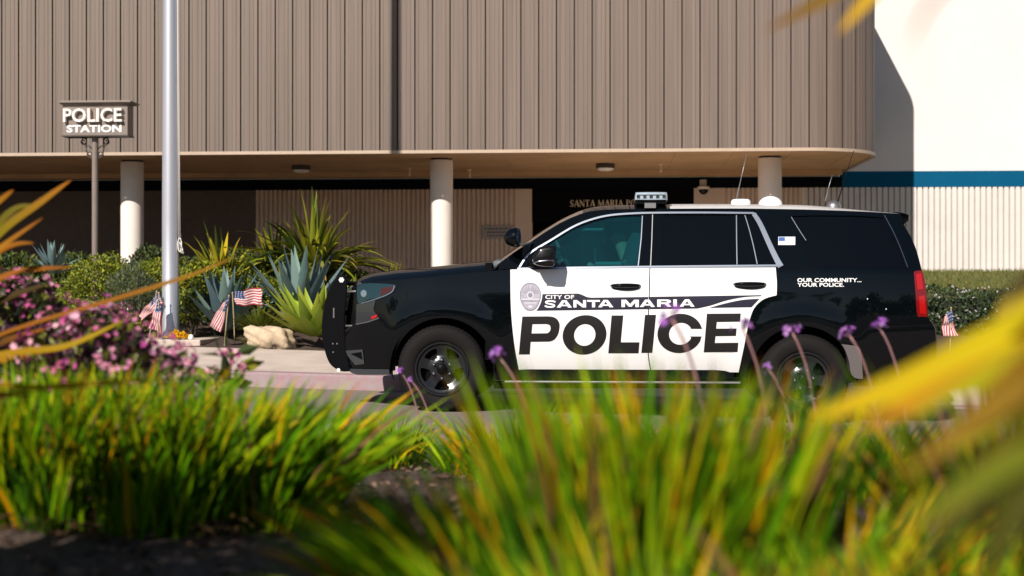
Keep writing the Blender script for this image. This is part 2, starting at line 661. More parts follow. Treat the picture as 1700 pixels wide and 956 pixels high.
# serif wall letters, drawn as thick and thin strokes
def stroke(bm, p, q, w, y0, dep):
    a, b = Vector(p), Vector(q)
    d = (b - a).normalized()
    n = Vector((-d.y, d.x)) * w / 2
    c = [a + n, a - n, b - n, b + n]
    f = [bm.verts.new((v.x, y0, v.y)) for v in c]
    g = [bm.verts.new((v.x, y0 + dep, v.y)) for v in c]
    bm.faces.new(f)
    for i in range(4):
        bm.faces.new((f[i], g[i], g[(i + 1) % 4], f[(i + 1) % 4]))


SERIF = {
    'S': (.62, [((.08, .08), (.35, .02), .06), ((.35, .02), (.52, .16), .07), ((.52, .22), (.10, .72), .15), ((.10, .78), (.26, .97), .07), ((.26, .97), (.52, .90), .06), ((.53, .99), (.53, .74), .04), ((.06, .26), (.06, .01), .04)]),
    'A': (.80, [((.10, 0), (.42, 1), .06), ((.40, 1), (.70, 0), .16), ((.2, .33), (.58, .33), .05), ((0, .02), (.2, .02), .04), ((.55, .02), (.82, .02), .04)]),
    'N': (.84, [((.12, 0), (.12, 1), .06), ((.10, 1), (.70, 0), .16), ((.70, 0), (.70, 1), .06), ((0, .02), (.24, .02), .04), ((0, .98), (.2, .98), .04), ((.58, .98), (.82, .98), .04)]),
    'T': (.72, [((.36, 0), (.36, 1), .15), ((.04, .97), (.68, .97), .06), ((.05, 1), (.05, .76), .04), ((.67, 1), (.67, .76), .04), ((.2, .02), (.52, .02), .04)]),
    'M': (1.0, [((.12, 0), (.14, 1), .06), ((.14, 1), (.48, .05), .15), ((.46, .05), (.80, 1), .06), ((.82, 0), (.80, 1), .15), ((0, .02), (.24, .02), .04), ((.68, .02), (.96, .02), .04)]),
    'R': (.78, [((.18, 0), (.18, 1), .15), ((.18, .97), (.45, .97), .05), ((.52, .95), (.52, .56), .14), ((.18, .52), (.48, .52), .05), ((.38, .5), (.72, 0), .14), ((.04, .02), (.32, .02), .04), ((.04, .98), (.3, .98), .04)]),
    'I': (.40, [((.19, 0), (.19, 1), .15), ((.04, .02), (.34, .02), .04), ((.04, .98), (.34, .98), .04)]),
    'P': (.68, [((.18, 0), (.18, 1), .15), ((.18, .97), (.45, .97), .05), ((.53, .93), (.53, .54), .14), ((.18, .48), (.48, .48), .05), ((.04, .02), (.34, .02), .04), ((.04, .98), (.3, .98), .04)]),
    'O': (.84, [((.12, .25), (.12, .75), .15), ((.70, .25), (.70, .75), .15), ((.13, .78), (.30, .98), .07), ((.30, .98), (.52, .98), .05), ((.52, .98), (.69, .78), .07), ((.13, .22), (.30, .02), .07), ((.30, .02), (.52, .02), .05), ((.52, .02), (.69, .22), .07)]),
    'L': (.64, [((.18, 0), (.18, 1), .15), ((.04, .03), (.6, .03), .06), ((.59, .02), (.59, .25), .04), ((.04, .98), (.32, .98), .04)]),
    'C': (.72, [((.12, .25), (.12, .75), .15), ((.13, .78), (.32, .98), .07), ((.32, .98), (.62, .92), .05), ((.62, .98), (.62, .72), .04), ((.13, .22), (.32, .02), .07), ((.32, .02), (.64, .12), .05)]),
    'E': (.66, [((.18, 0), (.18, 1), .15), ((.04, .03), (.6, .03), .06), ((.59, .02), (.59, .25), .04), ((.04, .97), (.58, .97), .05), ((.57, .98), (.57, .78), .04), ((.18, .52), (.45, .52), .05)]),
    ' ': (.40, [])}
bm = bmesh.new()
p0, p1 = onY(946, 343, YW - .01), onY(1056, 331.5, YW - .01)
H = p1.z - p0.z
txt = 'SANTA MARIA POLICE'
wtot = sum(SERIF[c][0] for c in 'SANTA MARIA PO')
sx = (p1.x - p0.x) / wtot
x = p0.x
for ch in txt:
    w, st = SERIF[ch]
    for (a, b, wd) in st:
        stroke(bm, (x + a[0] * sx, p0.z + a[1] * H), (x + b[0] * sx, p0.z + b[1] * H), wd * H * .95, YW - .012, .024)
    x += w * sx
bpart_bm('lettering', bm, M['gold'])

# columns
YCO = YF + .86
for pxc in (219.5, 733, 1278):
    c = onY(pxc, 350, YCO + .19)
    bm = bmesh.new()
    r_ = .19
    lathe(bm, [(r_, .2), (r_, ZS - .022), (r_ * .99, ZS - .02), (.0, ZS - .02)], 48, c=(c.x, YCO + r_, 0))
    o = bpart_bm('column', bm, M['column'], angle=40)
    bm = bmesh.new()
    lathe(bm, [(r_ * .93, ZS - .03), (r_ * .93, ZS + .02)], 32, c=(c.x, YCO + r_, 0))
    bpart_bm('collar', bm, M['siding_dark'], smooth=True, parent=o)

# ceiling fixtures under the overhang
for pxc, lab in ((500, 'round flush ceiling light under the overhang left of the middle column'), (1005, 'round flush ceiling light under the overhang above the dark entrance')):
    d_ = YF + 2.2
    c = onY(pxc, 272, d_)
    t = thing('ceiling_light', lab, 'ceiling light', (c.x, d_, ZS + .012), group='lights under the overhang')
    bm = bmesh.new()
    lathe(bm, [(.0, 0), (.16, 0), (.165, -.02), (.165, -.075), (.15, -.085)], 32)
    bm_obj('base', bm, M['sign_dark'], t, angle=40)
    bm = bmesh.new()
    lathe(bm, [(.15, -.083), (.14, -.105), (.10, -.125), (.0, -.132)], 32)
    bm_obj('diffuser', bm, M['white_plastic'], t, smooth=True)
for pxc, dd, lab in ((680, 2.9, 'small sprinkler head beside the middle column under the overhang'), (1097, 2.4, 'brass sprinkler head above the light bar of the car'), (780, 3.3, 'thin sprinkler head right of the middle column')):
    Y = YF + dd
    c = onY(pxc, 280, Y)
    t = thing('sprinkler_head', lab, 'sprinkler', (c.x, Y, ZS + .012), group='sprinklers under the overhang')
    bm = bmesh.new()
    lathe(bm, [(.04, 0), (.04, -.015), (.012, -.02), (.012, -.10), (.02, -.10), (.02, -.13), (.028, -.132), (.028, -.14), (0, -.14)], 16)
    bm_obj('body', bm, M['gold'], t, angle=40)
# security camera
c = onY(1168, 312, YW - .25)
t = thing('security_camera', 'dome security camera on a bracket beside the dark entrance', 'camera', (c.x, YW - .25, c.z))
bm = bmesh.new()
bx(bm, -.06, .06, .05, .24, .0, .16, .01)
bm_obj('bracket', bm, M['flute'], t)
bm = bmesh.new()
lathe(bm, [(0, .03), (.11, .025), (.115, .0), (.10, -.02), (.09, -.025)], 28)
bm_obj('housing', bm, M['column'], t, angle=40)
bm = bmesh.new()
lathe(bm, [(.09, -.022), (.085, -.06), (.06, -.10), (.03, -.118), (0, -.122)], 28)
bm_obj('dome', bm, M['glass_dark'], t, smooth=True)
# small wall notice
p0, p1 = onY(801, 396, YW - .02), onY(854, 374, YW - .02)
t = thing('wall_notice', 'small grey notice with three lines of print on the fluted wall', 'sign', ((p0.x + p1.x) / 2, YW - .02, p0.z))
bm = bmesh.new()
w_ = (p1.x - p0.x) / 2
h_ = p1.z - p0.z
bx(bm, -w_, w_, -.008, .012, 0, h_, .003)
bm_obj('plate', bm, M['grey_sign'], t)
bm = bmesh.new()
for k, (zz, a, b) in enumerate(((.75, .88, .85), (.48, .72, .7), (.22, .72, .7))):
    x = -w_ * a
    while x < w_ * b:
        wl = random.uniform(.03, .09)
        bx(bm, x, min(x + wl, w_ * b), -.0105, -.0075, h_ * zz - .016, h_ * zz + .016)
        x += wl + .014
bm_obj('print', bm, M['sign_ink'], t)

# ------------------------------------------------------------------ text helper
def text_polys(body, bold=0.0, res=3):
    cu = bpy.data.curves.new('txt', 'FONT')
    cu.body = body
    cu.size = 1
    cu.offset = bold
    cu.resolution_u = res
    cu.fill_mode = 'FRONT'
    o = bpy.data.objects.new('txt', cu)
    COL.objects.link(o)
    dg = bpy.context.evaluated_depsgraph_get()
    me = bpy.data.meshes.new_from_object(o.evaluated_get(dg))
    vs = [(v.co.x, v.co.y) for v in me.vertices]
    fs = [tuple(p.vertices) for p in me.polygons]
    bpy.data.objects.remove(o)
    bpy.data.curves.remove(cu)
    bpy.data.meshes.remove(me)
    a = np.array(vs)
    lo, hi = a.min(0), a.max(0)
    vs = [((x - lo[0]) / (hi[0] - lo[0]), (y - lo[1]) / (hi[1] - lo[1])) for x, y in vs]
    return vs, fs


# ------------------------------------------------------------------ the police SUV
YC = 12.136
WID = 1.95
XFW, XRW = onY(735.5, 612, YC).x, onY(1331.5, 628, YC).x
car = thing('police_suv', 'black and white police suv parked at the kerb with push bumper and light bar', 'car', (0, YC, 0))


def gs(z, z0, s_):
    return math.exp(-((z - z0) / s_) ** 2)


def vin(x, z):
    """how far the near side of the body lies inside the widest plane"""
    if z < .88:
        v = .012 + .10 * ((.88 - z) / .48) ** 2
    else:
        v = .012 + .035 * ((min(z, 1.30) - .88) / .42) ** 2
    if z > 1.28:
        v += .40 * (z - 1.28) + .06 * (z - 1.28) ** 2
    if x < -1.45:
        v += .30 * (min(-1.45 - x, 1.0) / .85) ** 2.3
    if x > 1.9:
        v += .13 * ((x - 1.9) / .8) ** 2
    for wx, wz in ((XFW, .44), (XRW, .37)):
        r_ = math.hypot(x - wx, z - wz)
        if z < 1.1:
            v -= .018 * gs(r_, .50, .10) * (1 - sst(.9, 1.1, z))
    return v


def vgrad(x, z, e=.012):
    return (vin(x + e, z) - vin(x - e, z)) / (2 * e), (vin(x, z + e) - vin(x, z - e)) / (2 * e)


def P2(px, py, off=0.):
    """photo pixel -> (x, z) on the car's near side"""
    v = 0.1
    for _ in range(5):
        p = onY(px, py, YC + v)
        v = vin(p.x, p.z) + off
    return (p.x, p.z)


def PL(lst):
    return [P2(*p) for p in lst]


def flipY(o, name=None, parent=None):
    """mirrored copy on the far side of the car"""
    me = o.data.copy()
    n = len(me.vertices)
    co = np.empty(n * 3, dtype=np.float32)
    me.vertices.foreach_get('co', co)
    co = co.reshape(-1, 3)
    co[:, 1] = WID - co[:, 1]
    me.vertices.foreach_set('co', co.ravel())
    me.flip_normals()
    me.update()
    c = o.copy()
    c.data = me
    COL.objects.link(c)
    if parent is not None:
        c.parent = parent
    return c


def side_mesh(loops, off=0., step=.045, flange=.02, matidx=0):
    """verts, faces, normals of a sheet lying on the body side, boundary turned inwards"""
    V, T = fill2d(loops, step)
    vs, ns = [], []
    for (x, z) in V:
        vs.append((x, vin(x, z) + off, z))
        gx, gz = vgrad(x, z)
        ns.append(Vector((gx, -1, gz)).normalized())
    fs = []
    for t in T:
        a, b, c = (Vector(vs[i]) for i in t)
        n = (b - a).cross(c - a)
        fs.append(t if n.y < 0 else t[::-1])
    if flange > 0:
        bd = boundary(fs)
        mp = {}
        for e in bd:
            for i in e:
                if i not in mp:
                    mp[i] = len(vs)
                    x, y, z = vs[i]
                    vs.append((x, y, z))
                    vs.append((x, y + flange, z))
                    ns.append(ns[i])
                    ns.append(ns[i])
        for (a, b) in bd:
            fs.append((mp[b], mp[a], mp[a] + 1, mp[b] + 1))
    return vs, fs, ns


def side_obj(name, pieces, m, parent=None):
    vs, fs, ns = [], [], []
    for (v, f, n) in pieces:
        k = len(vs)
        vs += v
        fs += [tuple(i + k for i in q) for q in f]
        ns += n
    o = mesh_obj(name, vs, fs, m, parent if parent is not None else car, smooth=True)
    o.data.normals_split_custom_set_from_vertices([tuple(n) for n in ns])
    return o


def ring_px(cx, cy, r, a0, a1, n=20):
    return [(cx + r * math.cos(R(a0 + (a1 - a0) * i / n)), cy - r * math.sin(R(a0 + (a1 - a0) * i / n))) for i in range(n + 1)]


FW, RW = (735.5, 611.5), (1331.5, 628)
top_f = sp([(592, 474), (606, 469), (640, 466), (700, 461), (770, 454), (826, 449), (846.5, 447)])
door_front = sp([(846.5, 447), (847, 500), (849.5, 540), (854, 578), (861, 616)])
fender = top_f + door_front[1:] + [(862, 628)] + [(818, 632)] + ring_px(*FW, 84, -14, 194, 26)[0:] + \
    [(650, 622), (600, 621), (584, 617), (576, 606), (573, 585), (574, 560), (582, 548), (590, 540), (590, 500)]
rocker = [(862.5, 618), (1227, 620), (1236, 640), (1236, 645), (820, 645), (818, 633), (862.5, 629)]
door_rear = sp([(1288.5, 444), (1290.5, 470), (1290, 490)]) + sp([(1290, 490), (1268, 497), (1252, 513), (1243, 540), (1236, 575), (1227, 618)])[1:]
split = sp([(1079, 445), (1077.5, 500), (1075, 560), (1077, 595), (1081, 617)])
fdoor = [(847.5, 447.5), (960, 446.3)] + [(x - .9, y) for x, y in split] + [(861.8, 615.5)] + [(x + .9, y) for x, y in door_front[::-1][1:-1]]
rdoor = [(x + .9, y) for x, y in split] + [(1226, 618)] + [(x - .9, y) for x, y in door_rear[::-1][1:]]
rail_top = sp([(828, 437.5), (856, 417), (883.5, 399.5), (910, 382), (937, 366.5), (967.6, 353.8), (992, 349.2), (1029, 347.3), (1090, 346.5), (1170, 346), (1250, 346.2), (1350, 348), (1440, 351.5), (1495, 355)])
chrome_top = sp([(861, 446), (873, 427), (886, 415.5), (914, 398.8), (952, 376), (983, 363.8), (1013.5, 357), (1052, 354), (1090, 353), (1170, 352.7), (1252, 353.5)])
rail = [(828, 446)] + rail_top[:rail_top.index(min(rail_top, key=lambda p: abs(p[0] - 1250)))] + [(1252, 346.2)] + chrome_top[::-1] + [(848, 446.5)]
rear_edge = sp([(1496, 356), (1500, 372), (1511, 391), (1521, 414), (1529.5, 445), (1535.5, 470), (1538.5, 500), (1539.5, 527)]) + [(1547, 535), (1552.5, 546), (1554, 590), (1551, 632), (1544, 640)]
i0 = rail_top.index(min(rail_top, key=lambda p: abs(p[0] - 1250)))
quarter = [(1253, 346.2)] + rail_top[i0 + 1:] + rear_edge + [(1424, 641)] + ring_px(*RW, 87, -8, 188, 26) + [(1237, 643), (1228.5, 619)] + door_rear[::-1] + [(1300, 443), (1276, 398), (1256, 354)]
qglass = [(1314, 359), (1345, 357.5), (1420, 358), (1466, 361), (1488, 398), (1505, 444), (1460, 446), (1372, 445), (1345, 441), (1337, 420), (1331, 392)]
win_in = chrome_top + [(1256, 356), (1278, 398), (1298, 441), (1180, 441.5), (861, 445)]
fglass = sp([(911, 405.5), (930, 393), (952, 380.5), (983, 368.5), (1013.5, 361.3), (1040, 359), (1066, 358.3)]) + [(1064, 395), (1058.5, 440.5), (911, 441.5)]
rglass = [(1101, 357.8), (1160, 357.3), (1219.5, 357.3), (1221, 439), (1100, 440)]
vglass = [(1225, 357.5), (1245, 358), (1250, 362), (1284, 435), (1282, 438.5), (1226.5, 438.8)]
front_plate_holes = None

pieces = [side_mesh([PL(fender)], 0), side_mesh([PL(rail)], 0), side_mesh([PL(quarter), PL(qglass)], 0)]
body = side_obj('body', pieces, M['paint_black'])
flipY(body).data.name = 'body_far'
sills = side_obj('sill', [side_mesh([PL(rocker)], .012)], M['trim_black'])
flipY(sills)
surround = side_obj('window_surround', [side_mesh([PL(win_in), PL(fglass), PL(rglass), PL(vglass)], .008, .05)], M['paint_black'])
flipY(surround)
# dark inner skin so panel gaps read dark
inner = side_obj('inner_skin', [side_mesh([PL([(846, 450), (1300, 446), (1295, 500), (1240, 545), (1228, 640), (858, 640)])], .035, .08, 0)], M['trim_black'])
flipY(inner)
FD = side_obj('front_door', [side_mesh([PL(fdoor)], -.004)], M['paint_white'])
RD = side_obj('rear_door', [side_mesh([PL(rdoor)], -.004)], M['paint_white'])
FD['label'] = 'white front door with badge and lettering'
RD['label'] = 'white rear door with the end of the lettering'
flipY(FD)
flipY(RD)
fg = side_obj('window', [side_mesh([PL(fglass)], .016, .06, 0)], M['glass_front'])
fg['label'] = 'clear teal front door window'
flipY(fg)
for g in (rglass, vglass, qglass):
    o = side_obj('window', [side_mesh([PL(g)], .014, .06, 0)], M['glass_dark'])
    flipY(o)
# bright trim: belt, roof line, C pillar, thin sash lines
def ribbon(pts, w):
    """outline of a stroke through px points with width list w"""
    L, Rr = [], []
    n = len(pts)
    for i, p in enumerate(pts):
        a, b = pts[max(0, i - 1)], pts[min(n - 1, i + 1)]
        dx, dy = b[0] - a[0], b[1] - a[1]
        q = math.hypot(dx, dy) or 1
        ww = (w if not isinstance(w, (list, tuple)) else w[0] + (w[1] - w[0]) * i / (n - 1)) / 2
        L.append((p[0] - dy / q * ww, p[1] + dx / q * ww))
        Rr.append((p[0] + dy / q * ww, p[1] - dx / q * ww))
    return L + Rr[::-1]


trim = [side_mesh([PL(ribbon(chrome_top, 3.0))], -.006, .02, 0),
        side_mesh([PL(ribbon([(859, 446), (960, 444.2), (1080, 443), (1190, 441.8), (1292, 440.8)], 3.6))], -.008, .02, 0),
        side_mesh([PL(ribbon(sp([(1251, 354.5), (1262, 372), (1277, 405), (1289, 430), (1296, 442.5)]), [7, 10]))], -.010, .02, 0)]
o = side_obj('window_trim', trim, M['brushed'])
flipY(o)
sash = [side_mesh([PL(ribbon(pl, 1.5))], -.002, .02, 0) for pl in
        ([(1222.5, 357), (1222.8, 398), (1223.5, 439)], sp([(1236.5, 357), (1243, 378), (1250, 405), (1257, 438)]), [(1066.5, 358), (1064.5, 395), (1059.5, 441)])]
sash += [side_mesh([PL(ribbon(pl, 1.2))], -.004, .02, 0) for pl in
         (sp([(1313.5, 360), (1325, 379), (1338, 399)]), sp([(1468, 357), (1483, 385), (1495, 412), (1507, 444)]))]
for q in sash:
    side_obj('sash_line', [q], M['brushed'])
# shallow crease along the shoulder, drawn as a thin lip
side_obj('door_split', [side_mesh([PL(ribbon([(1083.5, 353), (1082, 400), (1080, 442)], 1.2))], .004, .02, .006)], M['grey_metal'])
M_ = M


# --- transverse skins
def loft(name, edge, m, nx_bulge=0., up_bulge=0., pw=2.6, nv=21, parent=None, thick=0):
    """edge: list of (x, y, z) along the near side; skins across to the mirrored far edge, bulging forward/back and up"""
    vs, fs = [], []
    for e in edge:
        x, y, z = e[:3]
        bx_, bz_ = (e[3], e[4]) if len(e) > 3 else (nx_bulge, up_bulge)
        for j in range(nv):
            t = -1 + 2 * j / (nv - 1)
            tt = math.copysign(abs(t) ** .8, t)
            yy = WID / 2 + tt * (WID / 2 - y)
            k = 1 - abs(tt) ** pw
            vs.append((x + bx_ * k, yy, z + bz_ * k))
    n = len(edge)
    for i in range(n - 1):
        for j in range(nv - 1):
            a = i * nv + j
            fs.append((a, a + 1, a + nv + 1, a + nv))
    o = mesh_obj(name, vs, fs, m, parent or car, smooth=True)
    return o


def edge3(pts, off=0.):
    out = []
    for p in pts:
        x, z = P2(p[0], p[1], off)
        out.append((x, vin(x, z) + off, z) + tuple(p[2:]))
    return out


# hood: fender crease up to the bonnet crown
hz = lambda px: np.interp(px, [592, 600, 612, 650, 700, 760, 826, 846], [.075, .085, .095, .107, .105, .107, .105, .105])
hood_edge = []
for p in sp([(592, 474.5), (606, 469.5), (640, 466.5), (700, 461.5), (770, 454.5), (826, 449.5), (838, 448.5)]):
    hood_edge.append((p[0], p[1], -.02 if p[0] < 600 else 0., float(hz(p[0]))))
loft('hood', edge3(hood_edge, 0.002), M['paint_black'], pw=5.0)
# windscreen
def bulge(px):
    u = clip((px - 828) / (1000 - 828), 0, 1)
    return -.085 * (1 - u) ** 1.3, .02 + .045 * u


ws = [(p[0], p[1]) + bulge(p[0]) for p in rail_top[:31]]
loft('windscreen', edge3(ws), M['windscreen'], pw=2.8)
loft('cowl', edge3([(812, 452, 0, .07), (822, 447, 0, .05), (829, 438.5, -.095, .02)]), M['trim_black'], pw=3)
# roof, black over the front, white over the rear
rt = [(p[0], p[1]) for p in rail_top]
fr = [(p[0], p[1]) + bulge(p[0]) for p in rt[30:] if p[0] <= 1112] + [(1112, 346.4) + bulge(1112)]
loft('roof', edge3(fr), M['paint_black'], pw=2.8)
rr_ = [(1112.5, 346.4, 0, .066)] + [(p[0], p[1], 0,   .068 - .045 * sst(1330, 1500, p[0])) for p in rt if p[0] > 1113]
ro = loft('roof', edge3(rr_), M['paint_white'], pw=3.0)
ro['label'] = 'white rear part of the roof'
# tailgate, rear bumper, front fascia, floor
te = edge3([(p[0], p[1], .05, 0) for p in rear_edge[:-5]])
loft('tailgate', te, M['paint_black'], pw=3)
be = edge3([(1539.5, 527, .05, 0), (1547, 535, .07, 0), (1552.5, 546, .09, 0), (1554, 590, .09, 0), (1551, 632, .06, 0), (1544, 641, .0, 0)])
loft('rear_bumper', be, M['trim_black'], pw=3)
fe = edge3([(592, 474, -.02, .07), (590, 500, -.09, 0), (590, 540, -.10, 0), (582, 548, -.12, 0), (574, 560, -.12, 0), (573, 585, -.12, 0), (576, 606, -.11, 0), (584, 618, -.08, 0)])
loft('front_fascia', fe, M['trim_black'], pw=3)
bm = bmesh.new()
xf0, xr0 = P2(640, 600)[0], P2(1530, 600)[0]
bx(bm, XFW - .25, xr0, .30, WID - .30, .36, .50)
bx(bm, XFW + .55, XRW - .52, .10, WID - .10, .34, .48)
bx(bm, XFW + .52, XFW + .56, .08, WID - .08, .36, 1.1)
bx(bm, XRW - .56, XRW - .52, .10, WID - .10, .36, 1.0)
bx(bm, XFW - .45, XFW + .5, .38, WID - .38, .42, 1.05)
bx(bm, XRW - .5, XRW + .5, .34, WID - .34, .30, 1.0)
bm_obj('underbody', bm, M['trim_black'], car)
# wheel housings
for cx, cz in (P2(*FW), P2(*RW)):
    n = 24
    for s_ in (0, 1):
        bm = bmesh.new()
        ya, yb = (.05, .36) if s_ == 0 else (WID - .36, WID - .05)
        ra = .455
        pv = None
        for i in range(n + 1):
            t = R(-4 + 188 * i / n)
            q = [bm.verts.new((cx + ra * math.cos(t), ya, cz + ra * math.sin(t))), bm.verts.new((cx + ra * math.cos(t), yb, cz + ra * math.sin(t)))]
            if pv:
                bm.faces.new((pv[0], pv[1], q[1], q[0]))
            pv = q
        bm_obj('wheel_housing', bm, M['trim_black'], car, smooth=True)

# --- wheels
def build_wheel(R_t, R_r):
    """tyre and rim about the Y axis, outer face at y = 0, built at the origin"""
    w = bpy.data.objects.new('wheel', None)
    COL.objects.link(w)
    w.empty_display_size = .1
    bm = bmesh.new()
    pr = [(R_r - .012, .03), (R_r, .018), (R_r + .01, .006), (R_r + .03, -.004), (R_r + (R_t - R_r) * .5, -.010), (R_t - .035, -.002), (R_t - .018, .010), (R_t - .006, .026), (R_t, .045)]
    pr += [(R_t, .075), (R_t - .008, .077), (R_t - .008, .085), (R_t, .087), (R_t + .002, .13), (R_t - .008, .132), (R_t - .008, .14), (R_t, .142), (R_t, .19), (R_t - .02, .235), (R_t - .06, .25), (R_r, .24)]
    lathe(bm, pr, 72, axis='Y')
    # shoulder blocks
    nb = 60
    for k in range(nb):
        t0 = 2 * math.pi * k / nb
        t1 = t0 + 2 * math.pi / nb * .55
        q = []
        for (rr, yy) in ((R_t - .021, .006), (R_t - .003, .026), (R_t + .004, .046), (R_t + .004, .072)):
            q.append([bm.verts.new((rr * math.cos(t), yy - .002, rr * math.sin(t))) for t in (t0, t1)])
        for i in range(3):
            bm.faces.new((q[i][0], q[i][1], q[i + 1][1], q[i + 1][0]))
    ty = bm_obj('tyre', bm, M['rubber'], w, angle=35)
    ty.data.update()
    # rim lip and barrel
    bm = bmesh.new()
    lathe(bm, [(R_r - .004, .012), (R_r + .004, .000), (R_r + .002, -.006), (R_r - .010, -.006), (R_r - .018, .004), (R_r - .024, .03), (R_r - .03, .12), (R_r - .03, .22)], 64, axis='Y')
    rim = bm_obj('rim', bm, M['steel_black'], w, angle=40)
    # disc with five openings
    Rd = R_r - .022
    loops = [[(Rd * math.cos(t), Rd * math.sin(t)) for t in np.linspace(0, 2 * math.pi, 49)[:-1]]]
    for k in range(5):
        c = R(90 + 72 * k + 36)
        ri, ro = Rd * .52, Rd * .88
        hw_i, hw_o = .26, .34
        pts = [(ro, c - hw_o), (ro * 1.02, c), (ro, c + hw_o), ((ri + ro) / 2, c + (hw_i + hw_o) / 2 + .03), (ri, c + hw_i * .8), (ri * .96, c), (ri, c - hw_i * .8), ((ri + ro) / 2, c - (hw_i + hw_o) / 2 - .03)]
        loops.append(csp([(r_ * math.cos(t), r_ * math.sin(t)) for r_, t in pts], 4))
    V, T = fill2d(loops, .022)

    def dish(r_):
        u = r_ / Rd
        return .012 + .035 * sst(.98, .72, u) * 1 - .018 * sst(.62, .40, u) + .004

    def sstd(u):
        return u
    vs = [(x, .016 + .030 * (1 - sst(.62, 1.0, math.hypot(x, z) / Rd)) - .022 * (1 - sst(.36, .6, math.hypot(x, z) / Rd)), z) for x, z in V]
    fs = []
    for t in T:
        a, b, c = (Vector(vs[i]) for i in t)
        fs.append(t if (b - a).cross(c - a).y < 0 else t[::-1])
    bd = boundary(fs)
    mp = {}
    for e in bd:
        for i in e:
            if i not in mp:
                mp[i] = len(vs)
                vs.append(vs[i])
                vs.append((vs[i][0] * .99, vs[i][1] + .03, vs[i][2] * .99))
    for (a, b) in bd:
        fs.append((mp[b], mp[a], mp[a] + 1, mp[b] + 1))
    mesh_obj('disc', vs, fs, M['steel_black'], w, smooth=True).parent = w
    bm = bmesh.new()
    lathe(bm, [(0, .10), (R_r - .03, .10)], 40, axis='Y')
    lathe(bm, [(R_r * .45, .07), (R_r * .6, .075), (R_r * .6, .1)], 40, axis='Y')
    bm_obj('brake_disc', bm, M['trim_black'], w)
    # hub cap and nuts
    bm = bmesh.new()
    lathe(bm, [(.0, -.012), (.036, -.011), (.043, -.004), (.045, .03)], 32, axis='Y')
    bm_obj('hub_cap', bm, M['trim_black'], w, angle=50)
    for k in range(6):
        t = R(30 + 60 * k)
        bm = bmesh.new()
        rn = Rd * .38
        lathe(bm, [(0, -.022), (.008, -.020), (.012, -.012), (.0135, -.003), (.015, .004), (.015, .02)], 12, axis='Y', c=(rn * math.cos(t), .018, rn * math.sin(t)))
        bm_obj('lug_nut', bm, M['chrome'], w, smooth=True)
    return w


def copy_tree(o, parent=None):
    c = o.copy()
    COL.objects.link(c)
    c.parent = parent
    for ch in list(o.children):
        copy_tree(ch, c)
    return c


fc, rc = P2(*FW, .02), P2(*RW, .02)
RT = .377
w0 = build_wheel(RT, .229)
w0.parent = car
w0.location = (fc[0], .028, fc[1])
w0.rotation_euler = (0, 0, R(4.5))
w1 = copy_tree(w0, car)
w1.location = (rc[0], .022, rc[1])
w1.rotation_euler = (0, R(23), 0)
w2 = copy_tree(w0, car)
w2.location = (fc[0], WID - .028, fc[1])
w2.rotation_euler = (0, R(10), R(184.5))
w3 = copy_tree(w0, car)
w3.location = (rc[0], WID - .022, rc[1])
w3.rotation_euler = (0, R(40), R(180))

# --- running board, mud flap
bm = bmesh.new()
xa, xb = P2(838, 632)[0], P2(1229, 634)[0]
zb = P2(1000, 632)[1]
bx(bm, xa, xb, -.01, .14, zb - .022, zb + .012, .008)
rb = bm_obj('running_board', bm, M['trim_black'], car)
bm = bmesh.new()
bx(bm, xa + .01, xb - .01, -.016, -.002, zb - .010, zb + .006, .003)
bm_obj('edge_strip', bm, M['grey_metal'], rb)
for far in (0, 1):
    bm = bmesh.new()
    pl = PL(sp([(1396, 571), (1412, 573), (1424, 576), (1428, 590), (1428, 627)]) + sp([(1428, 627), (1416, 626), (1409, 618), (1407, 600), (1402, 582), (1396, 571)])[1:-1])
    y0 = -.012 if not far else WID - .2
    a = [bm.verts.new((x, y0, z)) for x, z in pl]
    b = [bm.verts.new((x + .01, y0 + .21, z)) for x, z in pl]
    bm.faces.new(a)
    bm.faces.new(b[::-1])
    for i in range(len(a)):
        bm.faces.new((a[i], b[i], b[(i + 1) % len(a)], a[(i + 1) % len(a)]))
    bmesh.ops.recalc_face_normals(bm, faces=bm.faces)
    bm_obj('mud_flap', bm, mat('mud_flap_plastic', (.10, .085, .085), .5) if not far else bpy.data.materials['mud_flap_plastic'], car)

# --- lamps
hl = PL(sp([(593, 476), (604, 470.5), (630, 470.5), (656, 473), (654, 481), (645, 488), (628, 494), (612, 497), (596, 503), (593, 490), (593, 476)])[:-1])
hl2 = PL([(592, 505), (606, 501), (624, 497), (620, 514), (625, 523), (629, 528), (612, 534), (591, 538.5)])
h = side_obj('headlight', [side_mesh([hl], -.006, .03, .03)], M['lamp_clear'])
h2 = flipY(h)
o = side_obj('reflector', [side_mesh([PL([(633, 478), (654, 475), (652, 481), (644, 487), (631, 491)])], -.010, .03, .004)], M['amber'], h)
o = side_obj('trim', [side_mesh([PL(ribbon(sp([(655, 474), (652, 483), (642, 489.5), (625, 496), (600, 503.5)]), 1.8))], -.012, .02, .004)], M['brushed'], h)
o = side_obj('bulb', [side_mesh([PL([(604 + 5 * math.cos(t), 487 + 6 * math.sin(t)) for t in np.linspace(0, 6.28, 13)[:-1]])], -.010, .01, .003)], M['chrome'], h)
l2 = side_obj('fog_light', [side_mesh([hl2], -.006, .03, .03)], mat('smoked_lamp', (.016, .02, .024), .08, coat=1.0))
flipY(l2)
o = side_obj('reflector', [side_mesh([PL([(617, 525), (627, 522), (625, 527), (616, 530)])], -.010, .01, .003)], M['red_lens'], l2)
side_obj('lamp_edge', [side_mesh([PL(ribbon([(591, 538.5), (612, 534), (629, 528)], 1.6))], -.010, .02, .004)], M['brushed'], l2)
